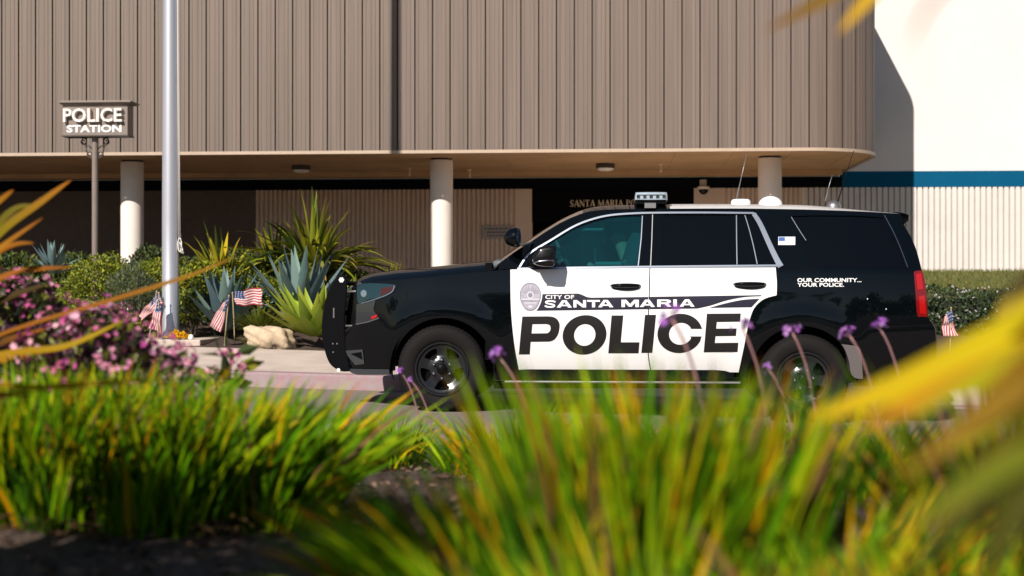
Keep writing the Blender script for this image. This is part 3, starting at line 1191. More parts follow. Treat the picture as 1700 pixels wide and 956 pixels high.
# lower bumper vent and lip
o = side_obj('bumper_vent', [side_mesh([PL([(574, 582), (602, 580), (605, 604), (590, 606), (577, 590)])], -.008, .03, .02)], mat('bumper_plastic', (.045, .05, .055), .4))
flipY(o)
o = side_obj('vent_recess', [side_mesh([PL([(582, 587), (600, 584), (602, 597)])], -.011, .03, .004)], M['black_void'], o)
o = side_obj('bumper_lip', [side_mesh([PL([(578, 612), (646, 613), (647, 622), (594, 622), (584, 619)])], -.012, .04, .03)], bpy.data.materials['bumper_plastic'])
flipY(o)
tl = PL(sp([(1517, 451), (1524, 449), (1530.5, 449)]) + sp([(1530.5, 449), (1535.5, 470), (1538.5, 500), (1539.3, 526)])[1:] + sp([(1539, 526), (1530, 525.5), (1523, 523), (1520, 490), (1517, 451)])[1:-1])
t_ = side_obj('tail_light', [side_mesh([tl], -.008, .02, .03)], M['red_lens_dark'])
flipY(t_)
side_obj('lens', [side_mesh([PL([(1520, 455), (1529, 453), (1532, 480), (1523, 481)])], -.013, .02, .006), side_mesh([PL([(1525, 492), (1534, 490), (1537, 522), (1527, 520)])], -.013, .02, .006)], M['red_lens'], t_)
te2 = edge3([(1530, 447, .04, 0), (1535.5, 470, .05, 0), (1538.5, 500, .05, 0), (1539.3, 526, .05, 0)], -.006)
# spoiler at the rear of the roof
sp0 = edge3([(1490, 351.5, .05, .015), (1502, 354, .06, .01), (1509, 357, .06, 0), (1508, 366, .05, 0), (1501, 373, .03, 0), (1494, 362, .0, 0)], 0)
loft('spoiler', sp0, mat('spoiler_plastic', (.20, .18, .18), .45), pw=3)

# --- door handles with the dark cup behind
for dr, (x0, y0, x1, y1) in ((FD, (1013, 470, 1064, 481)), (RD, (1217, 467, 1272, 479))):
    cx, cy = (x0 + x1) / 2, (y0 + y1) / 2
    hw, hh = (x1 - x0) / 2, (y1 - y0) / 2
    cup = side_obj('handle_cup', [side_mesh([PL([(cx + hw * .92 * math.cos(t), cy + 1.5 + hh * 1.0 * abs(math.sin(t)) ** .8 * math.copysign(1, math.sin(t))) for t in np.linspace(0, 2 * math.pi, 29)[:-1]])], -.0055, .03, .002)], mat('handle_cup_paint', (.035, .04, .05), .3) if dr is FD else bpy.data.materials['handle_cup_paint'], dr)
    ca, cb = P2(x0 + 1, cy - 1.5), P2(x1 - 1, cy - 1.5)
    bm = bmesh.new()
    n = 14
    pts, rads = [], []
    for i in range(n + 1):
        t = i / n
        x = ca[0] + (cb[0] - ca[0]) * t
        z = ca[1] + (cb[1] - ca[1]) * t
        k = math.sin(math.pi * t) ** .45 if 0 < t < 1 else 0
        pts.append((x, vin(x, z) - .008 - .034 * k, z))
        rads.append(.008 + .012 * k)
    tube(bm, pts, rads, 10)
    bm_obj('handle', bm, M['paint_black'], dr, smooth=True)

# --- lettering on the doors
def decal(name, loops, m, off=-.0065, parent=None, step=.035, px=True):
    return side_obj(name, [side_mesh([PL(l) if px else l for l in loops], off, step, .0)], m, parent or FD)


def c5(l):
    return [(840 + x / 5.973, 460 + y / 5.973) for x, y in l]


def c6(l):
    return [(1060 + x / 4.78, 460 + y / 4.78) for x, y in l]


def ell(cx, cy, rx, ry, sh, n=48, a0=0, a1=360, pw=2.0):
    out = []
    for i in range(n + (0 if a1 - a0 >= 360 else 1)):
        t = R(a0 + (a1 - a0) * i / n)
        c_, s_ = math.cos(t), math.sin(t)
        x = rx * math.copysign(abs(c_) ** (2 / pw), c_)
        y = ry * math.copysign(abs(s_) ** (2 / pw), s_)
        out.append((cx + x - sh * y, cy + y))
    return out


Po = c5([(162, 390)] + sp([(415, 388), (462, 393), (503, 413), (529, 455), (531, 500), (519, 560), (487, 612), (445, 635), (410, 639)]) + [(245, 641), (236, 765), (128, 766)])
Ph = c5([(263, 466)] + sp([(400, 465), (430, 474), (442, 500), (436, 533), (415, 553), (395, 556)]) + [(254, 558)])
Oo = c5(ell(779, 572, 217, 196, .07))
Oh = c5(ell(781, 573, 106, 108, .05))
Lo = [(820 + x / 2.389, 300 + y / 2.389) for x, y in ((466.5, 534), (513, 534), (503, 640.5), (577, 640.5), (573.5, 684), (453.5, 684))]
Io = c6([(51, 299), (139, 298), (109, 600), (22, 601)])
# C: outer arc minus inner arc, open to the right
oa = ell(328, 446, 178, 156, .05, 48, 14, 346)
oa = [(x, y) for x, y in ell(328, 446, 178, 156, .05, 60, 11, 347)]
ia = [(x, y) for x, y in ell(334, 449, 92, 87, .05, 48, 15, 333)]
Co = c6([(500, 470)] + oa[2:-2] + [(505, 410), (415, 410)] + ia[::-1][1:-1] + [(408, 470)])
Eo = c6([(542, 290), (811, 288), (806, 353), (621, 356), (616, 408), (778, 407), (773, 466), (611, 468), (605, 522), (792, 520), (786, 593), (517, 596)])
side_obj('lettering', [side_mesh([PL(Po), PL(Ph)], -.0065, .035, 0), side_mesh([PL(Oo), PL(Oh)], -.0065, .035, 0), side_mesh([PL(Lo)], -.0065, .035, 0), side_mesh([PL(Io)], -.0065, .035, 0)], M['decal_black'], FD)
side_obj('lettering', [side_mesh([PL(Co)], -.0065, .035, 0), side_mesh([PL(Eo)], -.0065, .035, 0)], M['decal_black'], RD)
band1 = c5([(362, 168)] + sp([(690, 162), (722, 164), (762, 178), (806, 197), (850, 203)])) + [(1060, 493), (1076, 492.7)] + [(1076, 513.2), (1060, 513.4)] + c5([(300, 333)]) + c5(sp([(322, 305), (345, 255), (358, 205)]))
band2 = [(1078, 492.6), (1264, 489.8), (1263, 491.6)] + sp([(1263, 491.6), (1235, 493.2), (1206, 498.8), (1180, 507), (1158, 512)])[1:] + [(1078, 513.2)]
band3 = [(1261, 495.8), (1247.5, 510), (1177, 511)] + sp([(1177, 511), (1206, 503), (1234, 497.5), (1261, 495.8)])[1:-1]
side_obj('stripe_decal', [side_mesh([PL(band1)], -.0060, .035, 0)], M['decal_navy'], FD)
side_obj('stripe_decal', [side_mesh([PL(band2)], -.0060, .035, 0), side_mesh([PL(band3)], -.0060, .035, 0)], M['decal_navy'], RD)


def car_text(name, body_, box, m, bold, parent, off=-.0085, slant=0.):
    x0, y0, x1, y1 = box       # left, baseline, right, cap top in px
    vs2, fs2 = text_polys(body_, bold)
    vs, ns = [], []
    for (u, w) in vs2:
        x, z = P2(x0 + (x1 - x0) * u + slant * (w - .5), y0 + (y1 - y0) * w)
        vs.append((x, vin(x, z) + off, z))
        gx, gz = vgrad(x, z)
        ns.append(tuple(Vector((gx, -1, gz)).normalized()))
    fs = []
    for f in fs2:
        a, b, c = (Vector(vs[i]) for i in f[:3])
        fs.append(f if (b - a).cross(c - a).y < 0 else f[::-1])
    o = mesh_obj(name, vs, fs, m, parent, smooth=True)
    o.data.normals_split_custom_set_from_vertices(ns)
    return o


car_text('lettering', 'CITY OF', (905.3, 496.2, 953.2, 489.6), M['decal_white'], .018, FD)
GL = {
    'A': [[(0, 0), (.36, 1), (.64, 1), (1, 0), (.75, 0), (.685, .2), (.315, .2), (.25, 0)], [(.37, .38), (.63, .38), (.5, .76)]],
    'N': [[(0, 0), (0, 1), (.28, 1), (.76, .38), (.76, 1), (1, 1), (1, 0), (.72, 0), (.24, .62), (.24, 0)]],
    'T': [[(.38, 0), (.38, .76), (0, .76), (0, 1), (1, 1), (1, .76), (.62, .76), (.62, 0)]],
    'M': [[(0, 0), (0, 1), (.27, 1), (.5, .40), (.73, 1), (1, 1), (1, 0), (.8, 0), (.8, .62), (.58, .06), (.42, .06), (.2, .62), (.2, 0)]],
    'R': [[(0, 0), (0, 1), (.75, 1), (.93, .9), (.97, .72), (.92, .55), (.78, .45), (1, 0), (.72, 0), (.53, .38), (.25, .38), (.25, 0)], [(.25, .78), (.64, .78), (.70, .69), (.64, .60), (.25, .60)]],
    'I': [[(0, 0), (0, 1), (1, 1), (1, 0)]],
    'S': [ribbon(sp([(.97, .72), (.88, .85), (.70, .89), (.30, .89), (.13, .80), (.14, .66), (.30, .56), (.70, .45), (.86, .34), (.86, .20), (.70, .11), (.30, .11), (.12, .16), (.03, .30)], 4), .21)]}
for dr_, words in ((FD, (('S', 904.8, 922), ('A', 924.3, 949.5), ('N', 952, 973), ('T', 974.8, 996), ('A', 993, 1018.2), ('M', 1031.7, 1060.5))),
                   (RD, (('A', 1062, 1087.2), ('R', 1091, 1114.6), ('I', 1117.7, 1123.6), ('A', 1128, 1153)))):
    pcs = []
    for ch, xa, xb in words:
        ya = 510.6 - (xa - 905) * .0075
        lp = [[(xa + (xb - xa) * u, ya - 12.2 * w) for u, w in q] for q in GL[ch]]
        pcs.append(side_mesh([PL(q) for q in lp], -.0085, .05, 0))
    side_obj('lettering', pcs, M['decal_white'], dr_)
car_text('lettering', 'OUR COMMUNITY...', (1323.5, 468.2, 1430, 461.6), M['decal_white'], .022, car, -.003)
car_text('lettering', 'YOUR POLICE.', (1323.5, 475.9, 1401, 469.4), M['decal_white'], .022, car, -.003)
# badge
egg = lambda k, dx=0, dy=0: c5([(242 + dx + (x - 242) * k, 192 + dy + (y - 192) * k) for x, y in csp([(240, 53), (300, 70), (340, 125), (348, 185), (330, 255), (290, 318), (238, 335), (190, 318), (152, 258), (136, 190), (145, 125), (184, 70)], 4)])
bdg = decal('badge', [egg(1.0)], M['badge'], -.0066)
side_obj('rim_line', [side_mesh([egg(.98) and PL(egg(.97)), PL(egg(.91))], -.0078, .03, 0)], M['badge_line'], bdg)
side_obj('seal', [side_mesh([PL(c5(ell(242, 178, 34, 36, 0, 24)))], -.0082, .03, 0), side_mesh([PL(c5([(150, 212), (335, 212), (330, 226), (154, 226)]))], -.0080, .03, 0),
                  side_mesh([PL(c5([(180, 250), (305, 250), (298, 262), (187, 262)]))], -.0080, .03, 0), side_mesh([PL(c5(ell(242, 292, 22, 16, 0, 20)))], -.0080, .03, 0)], M['badge_light'], bdg)
lines = []
for a in range(-70, 71, 14):
    if abs(a) < 5:
        continue
    t = R(a)
    q = [(242 + r_ * math.sin(t), 178 - r_ * math.cos(t)) for r_ in (42, 92)]
    lines.append(side_mesh([PL(c5(ribbon(q, 4)))], -.0080, .03, 0))
lines.append(side_mesh([PL(c5(ribbon([(155, 236), (327, 236)], 4)))], -.0080, .03, 0))
lines.append(side_mesh([PL(c5(ell(242, 178, 22, 24, 0, 20)))], -.0088, .03, 0))
side_obj('engraving', lines, M['badge_line'], bdg)
# flag sticker on the pillar
o = decal('flag_sticker', [[(1292, 393), (1320, 393), (1320, 406.5), (1292, 406.5)]], M['decal_white'], -.004, car)
decal('canton', [[(1292.6, 393.6), (1303, 393.6), (1303, 400), (1292.6, 400)]], M['decal_blue'], -.0055, o)
st = [side_mesh([PL([(a, b), (1319.6, b), (1319.6, b + .8), (a, b + .8)])], -.0055, .03, 0) for a, b in ((1303.5, 394.6), (1303.5, 396.8), (1303.5, 399), (1292.6, 401.3), (1292.6, 403.3), (1292.6, 405.2))]
side_obj('stripes', st, mat('pale_stripe_vinyl', (.66, .56, .60), .5), o)
# small marks on the flank
for x, y in ((1440, 496), (1471, 513)):
    side_obj('reflector_dot', [side_mesh([PL([(x + 1.2 * math.cos(t), y + 1.2 * math.sin(t)) for t in (0, 1.57, 3.14, 4.71)])], -.003, .01, 0)], M['decal_white'])

# --- mirror, spotlight
def skin_blob(name, rings, m, parent, cap=True):
    bm = bmesh.new()
    rr = [[bm.verts.new(p) for p in r_] for r_ in rings]
    n = len(rr[0])
    for i in range(len(rr) - 1):
        for k in range(n):
            bm.faces.new((rr[i][k], rr[i][(k + 1) % n], rr[i + 1][(k + 1) % n], rr[i + 1][k]))
    if cap:
        bm.faces.new(rr[0][::-1])
        bm.faces.new(rr[-1])
    bmesh.ops.recalc_face_normals(bm, faces=bm.faces)
    return bm_obj(name, bm, m, parent, angle=50)


vm = -.20
def mp(px, py, v):
    p = onY(px, py, YC + v)
    return (p.x, v, p.z)


def mirror_rings():
    rings = []
    for v, k in ((.02, .55), (-.03, .8), (-.09, .98), (-.17, 1.0), (-.205, .93), (-.22, .7)):
        out = [(921, 408), (896, 410), (889, 418), (884, 428), (887, 438), (898, 442), (914, 443), (920, 441), (922, 425)]
        cx, cy = 904, 426
        sm = csp([(cx + (x - cx) * k, cy + (y - cy) * k) for x, y in out], 3)
        rings.append([mp(x, y, v) for x, y in sm])
    return rings


mir = skin_blob('mirror', mirror_rings(), mat('mirror_shell', (.006, .0055, .0055), .4, coat=.6, spec=.1, coat_rough=.08), car)
flipY(mir)
bm = bmesh.new()
tube(bm, [mp(886, 436, -.222), mp(896, 433.5, -.228), mp(908, 432.5, -.228), mp(919, 432, -.222)], .006, 8)
bm_obj('turn_signal', bm, M['brushed'], mir, smooth=True)
bm = bmesh.new()
tube(bm, [mp(880, 440, .05), mp(890, 438, -.02)], .03, 10)
bm_obj('mirror_arm', bm, M['trim_black'], mir, smooth=True)
# spotlight by the windscreen
bm = bmesh.new()
c = mp(854.5, 394, -.03)
lathe(bm, [(0, -.075), (.028, -.072), (.052, -.058), (.068, -.03), (.074, 0), (.074, .03), (.070, .036), (.062, .036), (.0, .030)], 32, axis='X')
for v_ in bm.verts:
    v_.co = Matrix.Rotation(R(-12), 3, 'Z') @ (v_.co * 1.12)
    v_.co += Vector(c) + Vector((-.004, 0, 0))
spt = bm_obj('spotlight', bm, M['paint_black'], car, smooth=True)
bm = bmesh.new()
tube(bm, [mp(861, 403, -.03), mp(866, 407, -.02), mp(874, 405, .03), mp(884, 402.5, .12)], .011, 8)
bm_obj('spotlight_arm', bm, M['grey_metal'], spt, smooth=True)

# --- push bumper: two upright plates joined by tubes
plate = csp([(563, 458.5), (570, 456.5), (575.5, 462), (575.5, 490), (572.5, 520), (572, 550), (575, 585), (580.5, 612), (577, 616.5), (563, 615), (547, 603), (538, 578), (534, 548), (536, 518), (542, 492), (552, 470)], 4)
pp = [onY(x, y, YC + .42) for x, y in plate]
plates = []
pb = bpy.data.objects.new('push_bumper', None)
COL.objects.link(pb)
pb.parent = car
pb.empty_display_size = .1
for y0 in (.42, WID - .45):
    bm = bmesh.new()
    a = [bm.verts.new((p.x, y0, p.z)) for p in pp]
    b = [bm.verts.new((p.x, y0 + .03, p.z)) for p in pp]
    bm.faces.new(a)
    bm.faces.new(b[::-1])
    for i in range(len(a)):
        bm.faces.new((a[i], b[i], b[(i + 1) % len(a)], a[(i + 1) % len(a)]))
    bmesh.ops.recalc_face_normals(bm, faces=bm.faces)
    ed = [e for e in bm.edges if abs(e.verts[0].co.y - e.verts[1].co.y) < 1e-5]
    bmesh.ops.bevel(bm, geom=ed, offset=.006, segments=2, affect='EDGES')
    q = bm_obj('upright_plate', bm, M['trim_black'], pb)
    plates.append(q)


def on_plate(px, py, v=.42):
    p = onY(px, py, YC + v)
    return Vector((p.x, v, p.z))


bm = bmesh.new()
for (a, b, rr) in (((566, 470), .0, .022), ((556, 520), 0, .03), ((556, 575), 0, .03), ((566, 606), 0, .022), ((548, 548), 0, .03)):
    p = on_plate(*a)
    tube(bm, [(p.x, .45, p.z), (p.x, WID - .45, p.z)], rr, 12)
bm_obj('cross_tube', bm, M['trim_black'], pb, smooth=True)
bm = bmesh.new()
for (px, py, r_) in ((567, 464.5, .026), (562, 614, .018)):
    p = on_plate(px, py, .417)
    vs_ = []
    for k in range(12):
        rr = r_ * (1.0 if k % 2 == 0 else .78)
        vs_.append(bm.verts.new((p.x + rr * math.cos(math.pi * k / 6), p.y - .006, p.z + rr * math.sin(math.pi * k / 6))))
    f = bm.faces.new(vs_)
    e = bmesh.ops.extrude_face_region(bm, geom=[f])
    for v_ in e['geom']:
        if isinstance(v_, bmesh.types.BMVert):
            v_.co.y += .012
bmesh.ops.recalc_face_normals(bm, faces=bm.faces)
bm_obj('star_nut', bm, M['white_plastic'], pb)
bm = bmesh.new()
for (px, py) in ((552.5, 570.5), (559.5, 570.5), (553, 584.5)):
    p = on_plate(px, py, .416)
    lathe(bm, [(0, 0), (.006, 0), (.008, .004)], 8, axis='Y', c=p)
p = on_plate(554, 519, .417)
for k in range(9):
    bx(bm, p.x - .006, p.x + .006, p.y - .001, p.y + .002, p.z - .045 + .01 * k, p.z - .038 + .01 * k)
bm_obj('bolt', bm, M['grey_metal'], pb)
bm = bmesh.new()
for (a, b) in (((576, 484), (594, 483)), ((573, 541), (590, 541))):
    p, q = on_plate(*a), on_plate(*b, v=.42)
    for yy in (.435, WID - .435):
        tube(bm, [(p.x, yy, p.z), (q.x + .1, yy, q.z)], .010, 8)
bm_obj('mounting_bar', bm, M['grey_metal'], pb, smooth=True)
bm = bmesh.new()
q0 = [on_plate(x, y, .52) for x, y in ((584, 478), (590, 478), (588, 540), (574, 542), (577, 510))]
for yy in (.52, WID - .54):
    a = [bm.verts.new((p.x, yy, p.z)) for p in q0]
    b = [bm.verts.new((p.x, yy + .02, p.z)) for p in q0]
    bm.faces.new(a)
    bm.faces.new(b[::-1])
    for i in range(5):
        bm.faces.new((a[i], b[i], b[(i + 1) % 5], a[(i + 1) % 5]))
bmesh.ops.recalc_face_normals(bm, faces=bm.faces)
bm_obj('mounting_plate', bm, M['trim_black'], pb)

# --- roof equipment
def on_roof(px, py, v):
    p = onY(px, py, YC + v)
    return Vector((p.x, v, p.z))


def rect_px(x0, y0, x1, y1, v):
    a, b = on_roof(x0, y1, v), on_roof(x1, y0, v)
    return a.x, b.x, a.z, b.z


lb = bpy.data.objects.new('light_bar', None)
COL.objects.link(lb)
lb.parent = car
lb.empty_display_size = .1
x0, x1, z0, z1 = rect_px(1054, 318.5, 1108, 333, .30)
bm = bmesh.new()
# lens: rounded bar across the roof
prof_ = csp([(x0, z0 + .012), (x0 + .006, z1 - .012), (x0 + .03, z1), (x1 - .03, z1), (x1 - .004, z1 - .012), (x1, z0 + .012), (x1 - .02, z0 + .004), (x0 + .03, z0 + .004)], 3)
ring0 = None
for yy, k in ((.30, .86), (.312, .97), (.33, 1), (WID - .33, 1), (WID - .312, .97), (WID - .30, .86)):
    cx, cz = (x0 + x1) / 2, (z0 + z1) / 2
    ring = [bm.verts.new((cx + (x - cx) * k, yy, cz + (z - cz) * k)) for x, z in prof_]
    if ring0:
        for i in range(len(ring)):
            bm.faces.new((ring0[i], ring0[(i + 1) % len(ring)], ring[(i + 1) % len(ring)], ring[i]))
    else:
        bm.faces.new(ring)
    ring0 = ring
bm.faces.new(ring0[::-1])
bmesh.ops.recalc_face_normals(bm, faces=bm.faces)
bm_obj('lens', bm, M['lens_clear'], lb, angle=45)
bm = bmesh.new()
for k, xx in enumerate(lin(x0 + .03, x1 - .03, 5)):
    bx(bm, xx - .015, xx + .015, .293, .305, z0 + .02, z0 + .05, .003)
bx(bm, x0 + .02, x1 - .02, .294, .302, z0 + .048, z0 + .053)
bm_obj('lamp_module', bm, M['chrome'], lb)
bm = bmesh.new()
bx(bm, x0 + .012, x1 - .01, .32, WID - .32, z0 - .03, z0 + .01, .006)
xa, xb, za, zb_ = rect_px(1062, 330, 1101, 338.5, .34)
bx(bm, xa, xb, .34, .46, za - .01, zb_, .006)
bx(bm, xa, xb, WID - .46, WID - .34, za - .01, zb_, .006)
bm_obj('bar_base', bm, M['trim_black'], lb)
xa, xb, za, zb_ = rect_px(1070, 336.5, 1089, 345.5, .25)
bm = bmesh.new()
bx(bm, xa, xb, .243, .252, za, zb_, .002)
bx(bm, xa, xb, .243, .40, zb_ - .006, zb_, .002)
bm_obj('strap', bm, M['grey_metal'], lb)
# antenna pods
for (xa, xb, yt, yb, v, shp, m_) in ((1213.5, 1246, 331, 341, .8, 'flat', 'decal_white'), (1259, 1299, 325.5, 341, .8, 'dome', 'decal_white'), (1371, 1396, 333, 344, .9, 'dome', 'grey_metal')):
    a, b = on_roof(xa, yb, v), on_roof(xb, yb, v)
    h_ = on_roof(xa, yt, v).z - a.z + .0
    r_ = (b.x - a.x) / 2
    bm = bmesh.new()
    if shp == 'flat':
        pr = [(r_, -.01), (r_, h_ * .55), (r_ * .94, h_ * .85), (r_ * .8, h_), (0, h_ * 1.01)]
    else:
        pr = [(r_ * 1.0, -.01)] + [(r_ * math.cos(R(t)), h_ * math.sin(R(t))) for t in range(0, 91, 10)]
    lathe(bm, pr, 36, c=((a.x + b.x) / 2, v, a.z))
    bm_obj('antenna_pod', bm, M[m_], car, smooth=True)
for pts_ in ([(1222, 332), (1231, 293), (1240, 254)], [(1370, 334), (1376, 310), (1382, 289)], [(1391, 335), (1404, 291), (1417, 250)]):
    bm = bmesh.new()
    q = [on_roof(x, y, .85) for x, y in pts_]
    tube(bm, q, [.006, .0035, .0022], 6)
    bm_obj('whip_antenna', bm, M['trim_black'] if pts_[0][0] > 1380 else M['grey_metal'], car, smooth=True)

# --- cabin
cab = bpy.data.objects.new('interior', None)
COL.objects.link(cab)
cab.parent = car
cab.empty_display_size = .1


def cabx(px, py, v=.5):
    p = onY(px, py, YC + v)
    return p.x, p.z


for yy in (.30, 1.12):
    bm = bmesh.new()
    xs_, zs_ = cabx(1045, 400)
    for q, (w_, th) in ((((xs_ - .05, zs_ - .55), (xs_ + .02, zs_ - .3), (xs_ + .10, zs_ + .06)), (.26, .09)),):
        tube(bm, [(a, yy + .26, c) for a, c in q], [.12, .13, .10], 12)
    for v_ in bm.verts:
        v_.co.y = yy + .26 + (v_.co.y - yy - .26) * 2.1
    bx(bm, xs_ - .5, xs_ + .02, yy, yy + .52, zs_ - .62, zs_ - .46, .05)
    bx(bm, xs_ + .06, xs_ + .15, yy + .13, yy + .39, zs_ + .07, zs_ + .24, .035)
    bm_obj('seat', bm, M['interior'], cab, smooth=True)
bm = bmesh.new()
xd, zd = cabx(905, 437)
bx(bm, xd - .45, xd + .12, .12, WID - .12, zd - .35, zd + .03, .05)
bm_obj('dashboard', bm, M['interior_grey'], cab)
bm = bmesh.new()
xw, zw = cabx(940, 432)
cw = Vector((xw, .56, zw))
pts_ = [cw + Matrix.Rotation(R(-28), 3, 'Y') @ Vector((0, .19 * math.cos(t), .19 * math.sin(t))) for t in np.linspace(0, 2 * math.pi, 29)]
tube(bm, pts_, .014, 8, cap=False)
tube(bm, [cw, cw + Vector((-.3, 0, -.12))], .03, 8)
for t in (0, math.pi, -math.pi / 2):
    tube(bm, [cw, cw + Matrix.Rotation(R(-28), 3, 'Y') @ Vector((0, .19 * math.cos(t), .19 * math.sin(t)))], .014, 6)
bm_obj('steering_wheel', bm, M['interior_grey'], cab, smooth=True)
bm = bmesh.new()
xm, zm = cabx(1000, 372, .9)
bx(bm, xm - .02, xm + .02, .85, 1.1, zm - .03, zm + .03, .01)
xm, zm = cabx(978, 382, .4)
bx(bm, xm - .13, xm + .13, .25, .7, zm - .012, zm + .012, .008)
bm_obj('sun_visor', bm, mat('visor_cloth', (.12, .16, .17), .7), cab)
bm = bmesh.new()
xm, zm = cabx(1010, 436, .35)
bx(bm, xm - .12, xm + .13, .30, .42, zm - .08, zm + .01, .02)
bm_obj('armrest', bm, mat('armrest_vinyl', (.05, .16, .14), .5), cab)
bm = bmesh.new()
xp, zp = cabx(1076, 420, .5)
bx(bm, xp + .08, xp + .12, .30, WID - .30, zp - .5, zp + .30)
xh, zh = cabx(1000, 350, .6)
bx(bm, xh + .02, xh + 2.3, .34, WID - .34, zh - .05, zh - .03)
bx(bm, XFW + .6, XRW - .5, .12, WID - .12, .55, .60)
bm_obj('partition', bm, M['interior'], cab)
# the driver, seen dimly through the teal side window
per = thing('person', 'driver in dark uniform seated behind the teal front window of the police suv', 'person', (0, YC, 0))
hx, hz_ = cabx(1030, 396, .56)


def skin_body(name, joints, edges, m, parent, sub=2):
    me = bpy.data.meshes.new(name)
    me.from_pydata([j[0] for j in joints], edges, [])
    o = bpy.data.objects.new(name, me)
    COL.objects.link(o)
    sk = o.modifiers.new('skin', 'SKIN')
    for i, j in enumerate(joints):
        me.skin_vertices[0].data[i].radius = (j[1], j[2])
    me.skin_vertices[0].data[0].use_root = True
    ss = o.modifiers.new('sub', 'SUBSURF')
    ss.levels = ss.render_levels = sub
    dg = bpy.context.evaluated_depsgraph_get()
    nm = bpy.data.meshes.new_from_object(o.evaluated_get(dg))
    bpy.data.objects.remove(o)
    return new_obj(name, nm, m, parent, True)


yy = .56
J = [((hx + .06, yy, hz_ - .68), .15, .12), ((hx + .09, yy, hz_ - .48), .15, .11), ((hx + .10, yy, hz_ - .30), .17, .10), ((hx + .06, yy, hz_ - .20), .075, .07), ((hx + .03, yy, hz_ - .12), .055, .055),
     ((hx + .01, yy, hz_ - .05), .062, .075), ((hx + .01, yy, hz_ + .03), .075, .092), ((hx + .015, yy, hz_ + .09), .06, .075),
     ((hx + .08, yy - .18, hz_ - .24), .06, .06), ((hx - .04, yy - .22, hz_ - .44), .045, .045), ((hx - .20, yy - .14, hz_ - .30), .035, .035), ((hx - .29, yy - .12, hz_ - .22), .03, .022),
     ((hx + .08, yy + .18, hz_ - .24), .06, .06), ((hx - .04, yy + .22, hz_ - .44), .045, .045), ((hx - .24, yy + .14, hz_ - .34), .035, .035), ((hx - .36, yy + .10, hz_ - .28), .03, .022),
     ((hx - .02, yy - .10, hz_ - .72), .09, .09), ((hx - .44, yy - .12, hz_ - .66), .07, .07), ((hx - .02, yy + .10, hz_ - .72), .09, .09), ((hx - .44, yy + .12, hz_ - .66), .07, .07),
     ((hx - .092, yy, hz_ + .005), .014, .016), ((hx - .05, yy, hz_ + .0), .03, .03)]
E = [(0, 1), (1, 2), (2, 3), (3, 4), (4, 5), (5, 6), (6, 7), (2, 8), (8, 9), (9, 10), (10, 11), (2, 12), (12, 13), (13, 14), (14, 15), (0, 16), (16, 17), (0, 18), (18, 19), (6, 21), (21, 20)]
skin_body('body', J, E, mat('skin', (.42, .24, .16), .6), per)
skin_body('uniform', [((p[0], p[1], p[2]), a * 1.1, b * 1.12) for p, a, b in (J[0], J[1], J[2], J[8], J[9], J[12], J[13], J[16], J[17], J[18], J[19])],
          [(0, 1), (1, 2), (2, 3), (3, 4), (2, 5), (5, 6), (0, 7), (7, 8), (0, 9), (9, 10)], mat('uniform_cloth', (.05, .09, .09), .8), per)
bm = bmesh.new()
bmesh.ops.create_uvsphere(bm, u_segments=20, v_segments=14, radius=1)
for v_ in list(bm.verts):
    if v_.co.z < .1 and v_.co.x < .15 or v_.co.z < -.45:
        bm.verts.remove(v_)
for v_ in bm.verts:
    v_.co = Vector((hx + .02 + v_.co.x * .098, yy + v_.co.y * .083, hz_ + .035 + v_.co.z * .10))
bm_obj('hair', bm, mat('hair', (.02, .014, .01), .6), per, smooth=True)
# front plate under the hood line (engine bay filler keeps daylight out)
bm = bmesh.new()
bx(bm, xd - .5, xd - .44, .1, WID - .1, .5, zd + .0)
bm_obj('firewall', bm, M['trim_black'], cab)

# ------------------------------------------------------------------ police station sign on its post
YS = 19.6
c = onY(158, 420, YS)
zb0 = farz(c.x, YS)
t = thing('station_sign', 'brown box sign reading police station on a tall post with scrolled brackets', 'sign', (c.x, YS, zb0))
L0 = Vector((c.x, YS, zb0))
s0 = onY(104, 225, YS - .12) - L0
s1 = onY(212, 172, YS - .12) - L0
bm = bmesh.new()
bx(bm, s0.x, s1.x, -.12, .12, s0.z, s1.z, .006)
box = bm_obj('sign_box', bm, M['sign_brown'], t)
bm = bmesh.new()
bx(bm, s0.x - .045, s1.x + .065, -.19, .19, s1.z + .015, s1.z + .034)
bx(bm, s0.x - .02, s1.x + .035, -.155, .155, s1.z - .004, s1.z + .015)
bx(bm, s0.x - .02, s1.x + .04, -.15, .15, s1.z + .034, s1.z + .046, .004)
bm_obj('cap', bm, M['sign_brown'], t)
bm = bmesh.new()
bx(bm, s0.x - .012, s1.x + .012, -.132, .132, s0.z - .014, s0.z - .001)
bm_obj('base_moulding', bm, M['sign_dark'], t)
bm = bmesh.new()
lathe(bm, [(.045, -.1), (.045, s0.z - .01)], 20)
bm_obj('post', bm, M['sign_brown'], t, smooth=True)


def flat_text(name, body_, x0, x1, z0, z1, y, dep, bold, m, parent):
    vs2, fs2 = text_polys(body_, bold)
    bm = bmesh.new()
    vv = [bm.verts.new((x0 + (x1 - x0) * u, y, z0 + (z1 - z0) * w)) for u, w in vs2]
    for f in fs2:
        try:
            bm.faces.new([vv[i] for i in f])
        except ValueError:
            pass
    e = bmesh.ops.extrude_face_region(bm, geom=list(bm.faces))
    for v_ in e['geom']:
        if isinstance(v_, bmesh.types.BMVert):
            v_.co.y += dep
    bmesh.ops.recalc_face_normals(bm, faces=bm.faces)
    return bm_obj(name, bm, m, parent)


